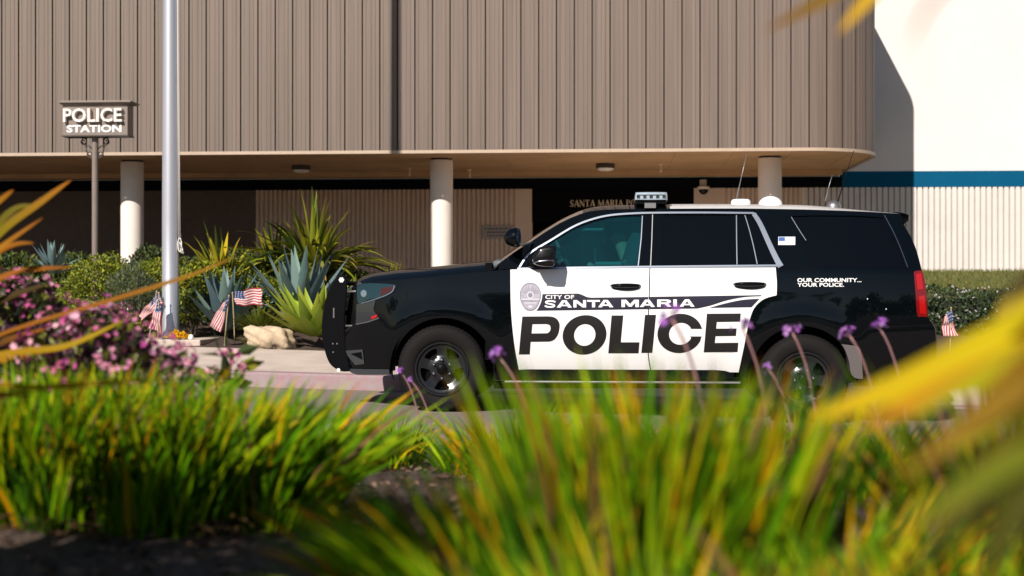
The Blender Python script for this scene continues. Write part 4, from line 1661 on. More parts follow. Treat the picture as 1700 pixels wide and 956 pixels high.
a = onY(107.5, 203.5, YS - .12) - L0
b = onY(204.5, 180, YS - .12) - L0
flat_text('raised_lettering', 'POLICE', a.x, b.x, a.z, b.z, -.185, .064, .014, [M['letter_cream']], t)
a = onY(111, 220, YS - .12) - L0
b = onY(202, 207, YS - .12) - L0
flat_text('lettering', 'STATION', a.x, b.x, a.z, b.z, -.128, .008, .03, [M['decal_white']], t)
bm = bmesh.new()


def spiral(cx, cz, r0, turns, a0, sgn):
    return [(cx + sgn * r0 * (1 - .75 * i / 24) * math.cos(a0 + turns * 2 * math.pi * i / 24), 0, cz + r0 * (1 - .75 * i / 24) * math.sin(a0 + turns * 2 * math.pi * i / 24)) for i in range(25)]


z = s0.z - .015
for sg in (-1, 1):
    tube(bm, spiral(sg * .17, z - .06, .055, 1.3, 1.2, sg), .010, 6)
    tube(bm, spiral(sg * .075, z - .24, .05, 1.4, 3.6, sg), .010, 6)
    tube(bm, [(sg * .045, 0, z - .16), (sg * .09, 0, z - .12), (sg * .15, 0, z - .11), (sg * .2, 0, z - .05), (sg * .17, 0, z)], .010, 6)
    tube(bm, [(sg * .045, 0, z - .3), (sg * .10, 0, z - .27), (sg * .12, 0, z - .19), (sg * .14, 0, z - .12)], .009, 6)
bm_obj('scroll_bracket', bm, M['sign_dark'], t, smooth=True)

# ------------------------------------------------------------------ flagpole
YP = 17.35
c = onY(283, 562, YP)
pz = c.z
t = thing('flagpole', 'tall silver flagpole set in a square concrete pad beside the pavement', 'flagpole', (c.x, YP, pz))
bm = bmesh.new()
lathe(bm, [(.115, -.02), (.115, .012), (.108, .02), (.104, .03), (.103, 1.5), (.092, 4.2), (.074, 7.0), (.066, 9.3), (.05, 12.0), (.0, 12.05)], 40)
bm_obj('pole', bm, M['pole_metal'], t, smooth=True)
bm = bmesh.new()
pl_ = onY(228, 575, YP - .1) - Vector((c.x, YP, pz))
bx(bm, pl_.x, .50, -.42, .45, -.30, -.0, .012)
bm_obj('pad', bm, M['concrete'], t)
bm = bmesh.new()
zc = onY(298, 400, YP).z - pz
tube(bm, [(.112, -.03, zc), (.104, -.03, zc + 2), (.085, -.03, 6.6), (.06, -.03, 11.8)], .006, 6)
tube(bm, [(.128, -.02, zc + .02), (.112, -.02, zc + 2), (.091, -.02, 6.6), (.066, -.02, 11.8)], .006, 6)
for k in range(3):
    tube(bm, [(.128 + (.022 + .010 * k) * math.cos(a_ + .6 * k), -.03 + .012 * k, zc - .05 - .03 * k + (.085 - .02 * k) * math.sin(a_)) for a_ in np.linspace(0, 2 * math.pi, 14)], .007, 6, cap=False)
bm_obj('rope', bm, M['rope'], t, smooth=True)
bm = bmesh.new()
bx(bm, .09, .135, -.02, .02, zc - .09, zc + .09, .006)
bm_obj('cleat', bm, M['grey_metal'], t)

# ------------------------------------------------------------------ plants: generators
def cvar(c, v=.25):
    k = 1 + random.uniform(-v, v)
    return tuple(clip(q * k * (1 + random.uniform(-.08, .08)), 0, 1) for q in c)


class Leaves:
    def __init__(s):
        s.v, s.f, s.c = [], [], []

    def kite(s, p, d, n, L, W, col, fold=.15):
        d = d.normalized()
        a = d.cross(n)
        if a.length < 1e-4:
            a = d.cross(Vector((1, .3, .2)))
        a.normalize()
        n = a.cross(d)
        k = len(s.v)
        m_ = p + d * L * .5
        s.v += [p, m_ + a * W / 2 + n * W * fold, p + d * L, m_ - a * W / 2 + n * W * fold]
        s.f += [(k, k + 1, k + 2), (k, k + 2, k + 3)]
        s.c += [col] * 4

    def strap(s, pts, w, col, tipcol=None, face=None, vfold=.25, taper=(.75, .5), nose=1.6):
        """long leaf along pts with a folded section; w is the greatest width"""
        n = len(pts)
        rows = []
        for i, p in enumerate(pts):
            u = i / (n - 1)
            d = (pts[min(i + 1, n - 1)] - pts[max(i - 1, 0)]).normalized()
            f = face if face is not None else Vector((0, -1, .3))
            a = d.cross(f)
            if a.length < 1e-3:
                a = d.cross(Vector((1, 0, 0)))
            a.normalize()
            nn = a.cross(d)
            base = taper[0] + (1 - taper[0]) * min(1, u / max(taper[1], .01))
            ww = w * base * max(0.02, 1 - max(0, (u - taper[1]) / (1 - taper[1])) ** nose)
            cc = col if tipcol is None else tuple(col[j] + (tipcol[j] - col[j]) * max(0, (u - .55) / .45) for j in range(3))
            k = len(s.v)
            s.v += [p - a * ww / 2 + nn * ww * vfold, p, p + a * ww / 2 + nn * ww * vfold]
            s.c += [cc] * 3
            rows.append(k)
        for i in range(n - 1):
            a, b = rows[i], rows[i + 1]
            s.f += [(a, a + 1, b + 1, b), (a + 1, a + 2, b + 2, b + 1)]

    def obj(s, name, m, parent=None, origin=None, smooth=False):
        v = s.v if origin is None else [q - origin for q in s.v]
        return mesh_obj(name, v, s.f, m, parent, smooth=smooth, cols=s.c)


def bez(a, b, c, n=10):
    return [a * (1 - t) ** 2 + b * 2 * t * (1 - t) + c * t * t for t in (i / (n - 1) for i in range(n))]


def rdir(zmin=-1.):
    while True:
        v = Vector((random.gauss(0, 1), random.gauss(0, 1), random.gauss(0, 1)))
        if v.length > .01:
            v.normalize()
            if v.z >= zmin:
                return v


def shrub(name, label, cat, c, rad, n, leaf, cols, lump=.12, shell=.35, up=.2, group=None, flowers=None, aspect=.5):
    """dense leafy shrub: lumpy ellipsoid of leaves on a few stems"""
    base = Vector((c[0], c[1], c[2]))
    t = thing(name, label, cat, base, group=group)
    lv = Leaves()
    ph = [random.uniform(0, 6.28) for _ in range(6)]
    for i in range(n):
        d = rdir(-.55)
        lob = 1 + lump * (math.sin(5 * d.x + ph[0]) * math.sin(6 * d.z + ph[1]) + .8 * math.sin(9 * d.y + 7 * d.x + ph[2]) * math.sin(8 * d.z + ph[3]))
        r_ = lob * (1 - shell * random.random() ** 1.6)
        p = Vector((d.x * rad[0] * r_, d.y * rad[1] * r_, rad[2] * (1 + d.z * r_) * .98))
        if p.z < .01:
            continue
        dd = (d * .6 + rdir() * .8 + Vector((0, 0, up))).normalized()
        L = leaf * random.uniform(.6, 1.3)
        lv.kite(p, dd, (d + rdir() * .6), L, L * aspect, cvar(random.choice(cols), .3))
    lv.obj('foliage', M['leaf'], t)
    bm = bmesh.new()
    for k in range(7):
        d = rdir(.35)
        q = Vector((d.x * rad[0] * .75, d.y * rad[1] * .75, rad[2] * (1 + d.z * .7)))
        tube(bm, [(q.x * .1, q.y * .1, -.08), tuple(q * .5 + Vector((random.uniform(-.05, .05), 0, 0))), tuple(q)], [.018, .011, .005], 5)
    bm_obj('stem', bm, M['bark'], t)
    if flowers:
        nf, size, fcols, only_cam = flowers
        fl = Leaves()
        for i in range(nf):
            d = rdir(-.35)
            lob = 1 + lump * (math.sin(5 * d.x + ph[0]) * math.sin(6 * d.z + ph[1]) + .8 * math.sin(9 * d.y + 7 * d.x + ph[2]) * math.sin(8 * d.z + ph[3]))
            p = Vector((d.x * rad[0] * lob, d.y * rad[1] * lob, rad[2] * (1 + d.z * lob)))
            if p.z < .02:
                continue
            base_c = random.choice(fcols)
            for k in range(random.randint(5, 11)):
                o_ = p + rdir() * size * 1.6 + d * size * .8
                cc = cvar(base_c, .25)
                nrm = (d + rdir() * .7).normalized()
                a = nrm.cross(rdir()).normalized()
                for m_ in range(5):
                    pd = Matrix.Rotation(2 * math.pi * m_ / 5, 3, nrm) @ a
                    fl.kite(o_, pd + nrm * .35, nrm, size * .55, size * .42, cc, .1)
        fl.obj('blossom', M['petal'], t)
    return t


def strap_clump(name, label, cat, base, n, L, w, cols, spread=1.0, droop=.5, group=None, tip=None, seg=9, mname='leaf_gloss', vfold=.25, az=None, erect=.0, taper=(.75, .5)):
    base = Vector(base)
    t = thing(name, label, cat, base, group=group)
    lv = Leaves()
    for i in range(n):
        a = random.uniform(0, 2 * math.pi) if az is None else random.uniform(*az)
        l_ = L * random.uniform(.65, 1.1)
        u = random.random() ** .7 * spread * (1 - erect)
        out = Vector((math.cos(a), math.sin(a), 0))
        p0 = out * random.uniform(0, .04) * L + Vector((0, 0, -.02))
        p1 = out * l_ * .35 * u + Vector((0, 0, l_ * (.62 - .1 * u)))
        p2 = out * l_ * (.85 * u) + Vector((0, 0, l_ * (1.0 - droop * u * random.uniform(.6, 1.2))))
        lv.strap(bez(p0, p1, p2, seg), w * random.uniform(.7, 1.15), cvar(random.choice(cols)), cvar(random.choice(tip)) if tip and random.random() < .5 else None, face=out * -.4 + Vector((0, 0, 1)) + rdir() * .35, vfold=vfold, taper=taper)
    lv.obj('leaves', M[mname], t, smooth=True)
    return t


def agave(name, label, base, n, L, w, cols, up=1.0, curl=0.15, group=None, tip=None):
    base = Vector(base)
    t = thing(name, label, 'agave', base, group=group)
    lv = Leaves()
    ga = 2.39996
    for i in range(n):
        u = (i + .5) / n                   # 0 outer, 1 centre
        a = i * ga + random.uniform(-.15, .15)
        el = R(12 + 74 * u ** .8 * up) + random.uniform(-.08, .08)
        l_ = L * (1.0 - .12 * u) * random.uniform(.88, 1.08)
        out = Vector((math.cos(a), math.sin(a), 0))
        d = out * math.cos(el) + Vector((0, 0, math.sin(el)))
        p0 = out * w * .25 + Vector((0, 0, .02))
        p1 = p0 + d * l_ * .5 + Vector((0, 0, -curl * l_ * .3))
        p2 = p0 + d * l_ + Vector((0, 0, curl * l_ * .4))
        nrm = Vector((-out.x * math.sin(el), -out.y * math.sin(el), math.cos(el)))
        lv.strap(bez(p0, p1, p2, 12), w, cvar(random.choice(cols), .15), None, face=nrm, vfold=.22, taper=(.62, .42), nose=1.35)
    lv.obj('leaves', M['agave'], t, smooth=True)
    return t


# ------------------------------------------------------------------ bed in front of the station
def gp(px, Y, dz=0.):
    p = onY(px, 500, Y)
    return (p.x, Y, farz(p.x, Y) + dz)


G_BOX = [(.22, .25, .010), (.30, .31, .012), (.16, .19, .010), (.07, .10, .010)]
G_DK = [(.04, .065, .014), (.075, .105, .016), (.025, .042, .012), (.12, .14, .02)]
G_GREY = [(.085, .11, .05), (.12, .145, .07), (.05, .07, .035)]
shrub('box_shrub', 'rounded yellow-green box shrub left of the rosemary bush', 'shrub', gp(168, 18.9), (.52, .45, .46), 5200, .045, G_BOX)
shrub('box_shrub', 'yellow-green box shrub half hidden behind the flagpole', 'shrub', gp(262, 18.95), (.46, .42, .44), 4200, .045, G_BOX)
shrub('rosemary_shrub', 'grey-green rosemary bush between the box shrub and the flagpole', 'shrub', gp(219, 17.95), (.33, .33, .44), 4200, .05, G_GREY, up=.9, aspect=.22)
shrub('leafy_shrub', 'tall dark shrub at the foot of the left column', 'shrub', gp(262, 20.6), (.55, .45, .50), 3600, .06, G_DK + G_GREY[:1], up=.6)
shrub('leafy_shrub', 'dark broad-leaved shrub behind the sign post', 'shrub', gp(130, 21.0), (.75, .5, .42), 3800, .085, G_DK, up=.5)
shrub('leafy_shrub', 'dark shrub at the far left edge under the overhang', 'shrub', gp(20, 20.8), (.7, .5, .42), 2600, .085, G_DK, up=.5)
shrub('leafy_shrub', 'dark green shrub behind the yellow flax and small agave', 'shrub', gp(370, 20.4), (.75, .5, .46), 4200, .055, G_DK + G_BOX[:1], up=.5)
shrub('leafy_shrub', 'low bushy shrub just right of the flagpole base', 'shrub', gp(318, 18.0), (.30, .28, .30), 2400, .045, G_BOX + G_DK, up=.4)
shrub('leafy_shrub', 'dark shrub filling the bed between the big agave and column', 'shrub', gp(560, 20.6), (.6, .5, .38), 3000, .06, G_DK + G_BOX[:1], up=.5)
shrub('low_shrub', 'low feathery green plant left of the little flags by the pole', 'shrub', gp(198, 17.35), (.32, .25, .17), 1700, .05, G_BOX + [(.10, .13, .02)], up=.9, aspect=.25)

# yellow-striped flax and the tall green flax behind the agave
Y_FLAX = [(.30, .27, .015), (.45, .35, .015), (.16, .19, .02), (.08, .11, .015)]
strap_clump('flax_plant', 'yellow-green flax with arching leaves right of the flagpole', 'flax', gp(368, 19.3, .05), 120, 1.40, .08, Y_FLAX, 1.15, .85, tip=[(.38, .26, .02)])
G_FLAX = [(.20, .22, .016), (.28, .29, .02), (.12, .16, .02), (.05, .075, .012)]
b_ = gp(522, 19.8, .35)
strap_clump('flax_plant', 'tall green flax with a fan of long leaves behind the big agave', 'flax', (b_[0], b_[1], b_[2] + .02), 170, 1.45, .085, G_FLAX, 1.2, .75, tip=[(.28, .20, .04)])
strap_clump('flax_plant', 'smaller green flax arching over the left of the big agave', 'flax', gp(458, 19.7, .25), 110, 1.2, .085, G_FLAX, 1.2, .9, tip=[(.30, .22, .03)])
strap_clump('leafy_plant', 'upright leafy plant just left of the push bumper', 'plant', gp(588, 18.9, .10), 26, .62, .075, [(.12, .16, .02), (.16, .18, .02), (.07, .10, .014)], .9, .45, tip=[(.25, .2, .03)])
strap_clump('leafy_plant', 'spiky green plant whose tips show above the bonnet', 'plant', gp(655, 20.0, .12), 30, .75, .05, [(.14, .18, .02), (.20, .20, .03)], .95, .5, tip=[(.30, .20, .02)])
strap_clump('leafy_plant', 'yellowish leaf tips above the bonnet by the middle column', 'plant', gp(694, 20.3, .08), 22, .72, .05, [(.26, .20, .03), (.16, .16, .03)], .9, .6, tip=[(.36, .20, .03)])

BLUE = [(.12, .19, .18), (.17, .25, .22), (.09, .145, .15)]
agave('agave', 'large blue-grey agave left of the push bumper', gp(500, 18.3, .10), 34, 1.12, .17, BLUE, 1.0, .05)
agave('agave', 'middle-sized blue-grey agave beside the flagpole', gp(372, 17.9, .05), 28, .88, .16, BLUE, 1.0, .05)
agave('agave', 'small blue-grey agave behind the pink flowering bush', gp(88, 17.4, .80), 20, .46, .08, BLUE, 1.05, .0)
agave('foxtail_agave', 'bright lime green agave with broad leaves against the push bumper', gp(522, 17.05, .12), 34, .80, .17, [(.26, .34, .03), (.34, .42, .04), (.19, .26, .025)], .66, .22)

strap_clump('grass_tuft', 'fine green grass tuft beside the sandstone rock', 'grass tuft', gp(430, 17.3), 520, .52, .016, [(.13, .15, .02), (.18, .20, .02), (.08, .10, .016)], 1.0, .5, seg=5)
strap_clump('grass_tuft', 'dry brownish grass tuft in front of the sandstone rock', 'grass tuft', gp(412, 16.95), 160, .20, .012, [(.24, .18, .08), (.14, .14, .05)], 1.1, .5, seg=5)
strap_clump('grass_tuft', 'thin grass tuft between the two agaves', 'grass tuft', gp(470, 17.45), 260, .36, .014, [(.13, .15, .02), (.18, .19, .03)], 1.1, .5, seg=5)

shrub('leafy_shrub', 'yellow-green shrub filling the bed between flagpole and middle agave', 'shrub', gp(335, 18.9), (.42, .4, .42), 3600, .05, G_BOX, up=.4)
shrub('leafy_shrub', 'green shrub tucked between the two larger agaves', 'shrub', gp(430, 18.8), (.40, .4, .36), 3200, .05, G_BOX + G_DK[:2], up=.5)
shrub('leafy_shrub', 'low dark shrub in front of the box shrub left of the rosemary', 'shrub', gp(158, 17.6), (.36, .3, .24), 2400, .045, G_BOX + G_DK, up=.4)

# rock
bm = bmesh.new()
bmesh.ops.create_icosphere(bm, subdivisions=4, radius=1)
for v_ in bm.verts:
    d = v_.co.copy()
    k = 1 + .13 * math.sin(3.1 * d.x + 1) * math.cos(2.7 * d.z + d.y) + .07 * math.sin(7 * d.x + 5 * d.y) + .04 * math.sin(13 * d.z + 9 * d.x)
    v_.co = Vector((d.x * .33 * k - .06 * d.z, d.y * .25 * k, (d.z * .21) * k))
    if d.z > .6:
        v_.co.z -= (d.z - .6) * .08
c = gp(447, 16.95)
rk = bm_obj('rock', bm, M['rock'], None, smooth=True)
rk.location = (c[0], c[1], c[2] + .09)
tag(rk, 'pale sandstone rock at the edge of the planting bed', 'rock')

# yellow flowers left on the flagpole pad
c = onY(297, 566, YP - .28)
t = thing('flower_bunch', 'bunch of yellow flowers left on the concrete pad of the flagpole', 'flowers', (c.x, YP - .28, pz + .005))
fl = Leaves()
for i in range(200):
    p = Vector((random.gauss(0, .055), random.gauss(0, .04), abs(random.gauss(0, .028)) + .01))
    for k in range(4):
        fl.kite(p, rdir(-.2), rdir(), .035, .022, cvar((.75, .42, .01), .2))
fl.obj('blossom', M['petal'], t)
lv = Leaves()
for i in range(20):
    lv.strap(bez(Vector((random.gauss(0, .03), 0, .01)), Vector((-.06, random.gauss(0, .02), .03)), Vector((-.13, random.gauss(0, .03), .012)), 5), .008, cvar((.06, .10, .02)))
lv.obj('stems', M['leaf'], t)
bm = bmesh.new()
lathe(bm, [(0, 0), (.030, 0), (.034, .02), (.026, .05), (.012, .062), (0, .064)], 16)
o = bm_obj('candle_jar', bm, M['white_plastic'], None, smooth=True)
c = onY(318, 566, YP - .28)
o.location = (c.x, YP - .30, pz + .001)
tag(o, 'small white candle jar on the pad right of the yellow flowers', 'candle')


# little flags on sticks
def small_flag(label, tip_px, base_Y, stick, cloth, group='small flags stuck in the planting beds', sway=0.):
    """stick: bottom and top px; cloth: four px corners: hoist top, hoist bottom, fly bottom, fly top"""
    b0 = onY(*stick[0], base_Y)
    g = farz(b0.x, base_Y)
    t = thing('small_flag', label, 'flag', (b0.x, base_Y, g), group=group)
    O = Vector((b0.x, base_Y, g))
    bm = bmesh.new()
    tp = onY(*stick[1], base_Y) - O
    tube(bm, [(0, 0, -.05), tuple(tp * .5), tuple(tp)], .006, 6)
    bmesh.ops.create_uvsphere(bm, u_segments=8, v_segments=6, radius=.011, matrix=Matrix.Translation(tp))
    bm_obj('stick', bm, M['stick'], t)
    ht, hb, fb, ft = (onY(*q, base_Y) - O for q in cloth)
    nu, nv = 26, 26
    vs, fs, mc = [], [], []
    vcol = []
    cols = []
    ph = random.uniform(0, 6)
    def pos(u, v):
        top = ht.lerp(ft, u)
        bot = hb.lerp(fb, u)
        p = top.lerp(bot, v)
        p.y += .028 * math.sin(u * 9 + ph + v * 2) * (.3 + u) - .012
        p.z += .010 * math.sin(u * 11 + ph)
        p.x += .010 * math.sin(v * 7 + u * 5 + ph)
        return p
    for i in range(nu):
        for j in range(nv):
            k = len(vs)
            for (a, b) in ((i, j), (i + 1, j), (i + 1, j + 1), (i, j + 1)):
                vs.append(pos(a / nu, b / nv))
            u, v = (i + .5) / nu, (j + .5) / nv
            stripe = int(v * 13)
            if u < .42 and v < 7 / 13:
                star = (i % 3 == 1) and (j % 3 == 1)
                cc = (.6, .6, .62) if star else (.035, .05, .14)
            else:
                cc = (.42, .04, .06) if stripe % 2 == 0 else (.72, .64, .62)
            cols += [cc] * 4
            fs.append((k, k + 1, k + 2, k + 3))
    mesh_obj('cloth', vs, fs, M['cloth'], t, smooth=False, cols=cols)
    return t


small_flag('small american flag drooping just left of the flagpole, the upper one', 0, 17.2, ((246, 556), (260, 484)), ((263, 483), (271, 503), (238, 531), (231, 523)))
small_flag('small american flag hanging straight down against the flagpole, lower one', 0, 17.05, ((262, 570), (264, 486)), ((266, 492), (257, 503), (248, 543), (268, 552)))
small_flag('small american flag hanging in front of the middle-sized agave', 0, 17.0, ((372, 562), (380, 491)), ((381, 494), (371, 503), (345, 541), (367, 553)))
small_flag('small american flag blown out sideways in front of the large agave', 0, 17.35, ((390, 548), (386, 486)), ((387, 485), (392, 507), (438, 506), (434, 476)))
small_flag('small american flag beside the hedge behind the rear of the car', 0, 17.6, ((1577, 585), (1579, 511)), ((1579, 516), (1566, 527), (1563, 561), (1590, 557)))

# hedge and lawn grass on the right
HX = onY(1535, 500, 21.0).x
hedge = thing('hedge', 'dark clipped hedge below the lawn behind the rear of the car', 'hedge', (HX + 1.4, 20.6, .2))
lv = Leaves()
for i in range(15000):
    x = random.uniform(-2.2, 4.5)
    top = random.random() < .35
    if top:
        p = Vector((x, random.uniform(-.75, .9), .86 + .05 * math.sin(3 * x) + random.uniform(-.07, .05)))
        n_ = Vector((0, 0, 1))
    else:
        p = Vector((x, -.75 + .06 * math.sin(4 * x) + random.uniform(-.07, .10), random.uniform(-.05, .86)))
        n_ = Vector((0, -1, .3))
    L = random.uniform(.035, .07)
    lv.kite(p, n_ * .4 + rdir(), n_ + rdir() * .7, L, L * .55, cvar(random.choice([(.028, .05, .014), (.05, .08, .02), (.02, .035, .012), (.07, .10, .03)]), .3))
for i in range(260):
    p = Vector((random.uniform(-2.2, 4.5), -.78 + random.uniform(-.05, .05), random.uniform(.5, .95)))
    for k in range(3):
        lv.kite(p, rdir(), Vector((0, -1, 0)), .022, .018, (.55, .5, .5))
lv.obj('foliage', M['leaf'], hedge)
bm = bmesh.new()
bx(bm, -2.2, 4.5, -.66, .8, -.1, .78, .05)
bm_obj('twig_core', bm, mat('hedge_twigs', (.012, .018, .008), .95), hedge)
lv = Leaves()
for i in range(16000):
    x = random.uniform(4.3, 10.5)
    y = random.uniform(21.6, 26.6)
    z = farz(x, y)
    h = random.uniform(.03, .10)
    p = Vector((x, y, z))
    q = p + Vector((random.gauss(0, .03), random.gauss(0, .03), h))
    c_ = cvar(random.choice([(.10, .12, .02), (.15, .15, .03), (.07, .09, .015), (.20, .16, .05)]))
    k = len(lv.v)
    w = random.uniform(.004, .009)
    lv.v += [p - Vector((w, 0, 0)), p + Vector((w, 0, 0)), q]
    lv.f.append((k, k + 1, k + 2))
    lv.c += [c_] * 3
o = lv.obj('lawn_grass', M['leaf'])
o['kind'] = 'stuff'
tag(o, 'short yellow-green lawn grass on the bank below the white wall', 'grass')

# ------------------------------------------------------------------ near bed: garlic clumps, pink bush, flax
GR = [(.085, .20, .003), (.15, .28, .003), (.24, .34, .004), (.03, .09, .003), (.28, .35, .005), (.11, .23, .003), (.02, .06, .003), (.06, .16, .003), (.09, .22, .003)]
YL = [(.62, .34, .004), (.55, .42, .006), (.48, .20, .006)]


def bend_head(bm_l, p, d, size, cols):
    for k in range(10):
        dd = (d + rdir() * 1.1).normalized()
        q = p + dd * size * random.uniform(.35, .85)
        nrm = dd
        a = nrm.cross(rdir()).normalized()
        cc = cvar(random.choice(cols), .2)
        bm_l.strap([p, p.lerp(q, .5), q], size * .07, (.22, .10, .20), face=a)
        for m_ in range(6):
            pd = Matrix.Rotation(2 * math.pi * m_ / 6, 3, nrm) @ a
            bm_l.kite(q, pd + nrm * .6, nrm, size * .42, size * .15, cc, .1)


def garlic(label, base, n, L, rad, w=.0075, stalks=(), lean=(0, 0), yellow=.10, brown=.04, grp='clumps of garlic grass in the near bed', seg=7, fan=.75, cols=None):
    base = Vector(base)
    t = thing('garlic_plant', label, 'garlic plant', base, group=grp)
    lv = Leaves()
    for i in range(n):
        a = random.uniform(0, 2 * math.pi)
        rr = rad * math.sqrt(random.random())
        o_ = Vector((math.cos(a) * rr, math.sin(a) * rr, -.02))
        u = rr / rad
        out = Vector((math.cos(a + random.gauss(0, .5)), math.sin(a + random.gauss(0, .5)), 0)) * (.12 + fan * u) + Vector((lean[0], lean[1], 0))
        l_ = L * random.uniform(.65, 1.12)
        dr = random.uniform(.05, .35)
        p1 = o_ + out * l_ * .28 + Vector((0, 0, l_ * .6))
        p2 = o_ + out * l_ * .85 + Vector((0, 0, l_ * (1.0 - dr * out.length)))
        r0 = random.random()
        if r0 < yellow:
            c_, tp = cvar(random.choice(YL)), None
        elif r0 < yellow + brown:
            c_, tp = cvar((.20, .11, .05)), None
        else:
            c_ = cvar(random.choice(cols or GR))
            tp = cvar(random.choice(YL)) if random.random() < .16 else None
        lv.strap(bez(o_, p1, p2, seg), w * random.uniform(.7, 1.2), c_, tp, face=Vector((random.gauss(0, .5), -1, .4)), vfold=.12, taper=(.7, .4), nose=2.2)
    # short dead brown blades, added to darken the clump's foot like shade
    for i in range(n // 4):
        a = random.uniform(0, 2 * math.pi)
        o_ = Vector((math.cos(a), math.sin(a), 0)) * rad * random.uniform(.2, 1.25)
        out = Vector((math.cos(a + random.gauss(0, 1)), math.sin(a + random.gauss(0, 1)), 0))
        l_ = L * random.uniform(.15, .45)
        lv.strap(bez(o_, o_ + out * l_ * .5 + Vector((0, 0, l_ * .45)), o_ + out * l_ + Vector((0, 0, random.uniform(.0, .25) * l_)), 5), w * random.uniform(.5, .9), cvar(random.choice([(.09, .05, .02), (.05, .035, .015), (.20, .12, .05), (.03, .04, .01)])), None, face=Vector((random.gauss(0, .5), -1, .4)), vfold=.1)
    lv.obj('leaves', M['leaf_gloss'], t, smooth=True)
    for (hp, size) in stalks:
        st_ = Leaves()
        hp = Vector(hp) - base
        p0 = Vector((random.gauss(0, .4) * rad, random.gauss(0, .4) * rad, 0))
        p0 = Vector((hp.x + random.uniform(.03, .09) + (.06 if hp.z > .3 else 0), hp.y + .02, 0))
        bm = bmesh.new()
        pts_ = bez(p0, Vector((p0.x - .01, p0.y, hp.z * .75)), hp, 12)
        tube(bm, pts_, [.0042] * 6 + [.0036] * 6, 6)
        sk = bm_obj('flower_stalk', bm, bpy.data.materials.get('garlic_stalk') or mat('garlic_stalk', (.30, .15, .15), .5), t, smooth=True)
        bend_head(st_, hp, (hp - pts_[-3]).normalized(), size, [(.52, .22, .68), (.62, .32, .74), (.42, .14, .58)])
        st_.obj('bloom', M['petal'], sk)
    return t


def nb(px, d):
    p = atd(px, 700, d)
    return (p.x, p.y, bedz(p.x, p.y))


# left mass, a little nearer than the road
garlic('broad clump of green blades at the lower left edge of the photo', nb(25, 3.9), 520, .435, .21, w=.012, yellow=.035, fan=.45)
garlic('clump of green blades left of centre leaning to the right', nb(330, 4.0), 480, .41, .20, w=.012, yellow=.05, lean=(.16, 0), fan=.45)
garlic('green clump between the left edge clump and the leaning clump', nb(175, 4.05), 520, .43, .20, w=.012, yellow=.04, lean=(.06, 0), fan=.45)
garlic('outer green clump whose long blades sweep right over bare soil', nb(450, 4.0), 380, .41, .16, w=.012, yellow=.07, lean=(.42, 0), fan=.5)
# centre and right, nearer still
garlic('large near clump in the centre with blades fanning left', nb(880, 2.4), 420, .40, .15, w=.010, yellow=.07, lean=(-.12, 0), fan=.5)
garlic('large near clump just right of centre in front of the door', nb(1045, 2.3), 460, .53, .14, w=.011, yellow=.07, brown=.05, fan=.24)
garlic('near clump below the rear door with many yellow blades', nb(1170, 2.35), 440, .52, .14, w=.011, yellow=.10, brown=.05, fan=.27)
garlic('near clump of blades below the rear wheel', nb(1320, 2.3), 340, .36, .14, w=.011, yellow=.12, brown=.08, fan=.6)
garlic('dark near clump at the lower right under the yellow flax', nb(1500, 2.1), 300, .34, .14, w=.011, yellow=.08, brown=.10, fan=.6)
garlic('shadowed near clump in the bottom right corner', nb(1650, 2.0), 300, .32, .14, w=.011, yellow=.08, brown=.08, fan=.6)
garlic('very near clump along the bottom edge right of centre', nb(1090, 1.7), 260, .36, .11, w=.009, yellow=.12, brown=.10, fan=.6)
garlic('very near clump along the bottom edge under the rear wheel', nb(1300, 1.75), 260, .32, .11, w=.009, yellow=.12, brown=.08, fan=.6)
DG = [(.03, .08, .003), (.06, .12, .003), (.12, .15, .004), (.02, .045, .003), (.08, .07, .006), (.16, .17, .004), (.05, .03, .008)]
garlic('dark blurred clump at the right edge behind the yellow flax leaves', nb(1600, 1.35), 240, .40, .13, w=.012, yellow=.05, brown=.12, fan=.6, cols=DG)
garlic('dark olive blurred clump low right in front of the rear wheel clump', nb(1430, 1.45), 220, .36, .12, w=.011, yellow=.06, brown=.10, fan=.6, cols=DG)
garlic('dark brownish clump behind the yellow leaf near the right edge', nb(1680, 2.6), 300, .52, .16, w=.012, yellow=.05, brown=.14, fan=.6, cols=DG)
garlic('shorter clump filling the left grass mass near its dark foot', nb(110, 3.85), 320, .35, .19, w=.012, yellow=.04, fan=.5, lean=(.05, 0))
garlic('shorter clump below the pink bush near the middle of the left grass', nb(262, 3.85), 320, .36, .19, w=.012, yellow=.05, fan=.5, lean=(.1, 0))
garlic('low bright clump fanning left over the soil at the bottom centre', nb(745, 2.6), 300, .30, .13, w=.010, yellow=.10, lean=(-.22, 0), fan=.75)
# mid-distance clumps with their flower stalks
garlic('small sharp clump of grass by the road between the two big clumps', nb(640, 6.6), 300, .26, .16, yellow=.10, stalks=[(atd(682, 632, 6.6), .022), (atd(665, 617, 6.6), .03)], grp='smaller garlic clumps along the road edge')
garlic('grass clump under the front wheel with one purple flower on a stalk', nb(850, 5.2), 260, .30, .15, stalks=[(atd(829, 594, 4.8), .042)], grp='smaller garlic clumps along the road edge')
garlic('grass clump under the door lettering with a tall purple flower', nb(1150, 4.0), 260, .32, .15, stalks=[(atd(1116, 531, 3.6), .042)], grp='smaller garlic clumps along the road edge')
garlic('grass clump in front of the rear wheel with two purple flowers', nb(1290, 5.0), 320, .33, .16, yellow=.16, stalks=[(atd(1233, 547, 4.4), .042), (atd(1315, 552, 5.0), .042), (atd(1275, 612, 5.0), .022)], grp='smaller garlic clumps along the road edge')
garlic('grass clump behind the yellow leaf with two purple flowers', nb(1450, 5.0), 320, .32, .16, stalks=[(atd(1411, 558, 5.0), .042), (atd(1461, 546, 5.2), .042)], grp='smaller garlic clumps along the road edge')
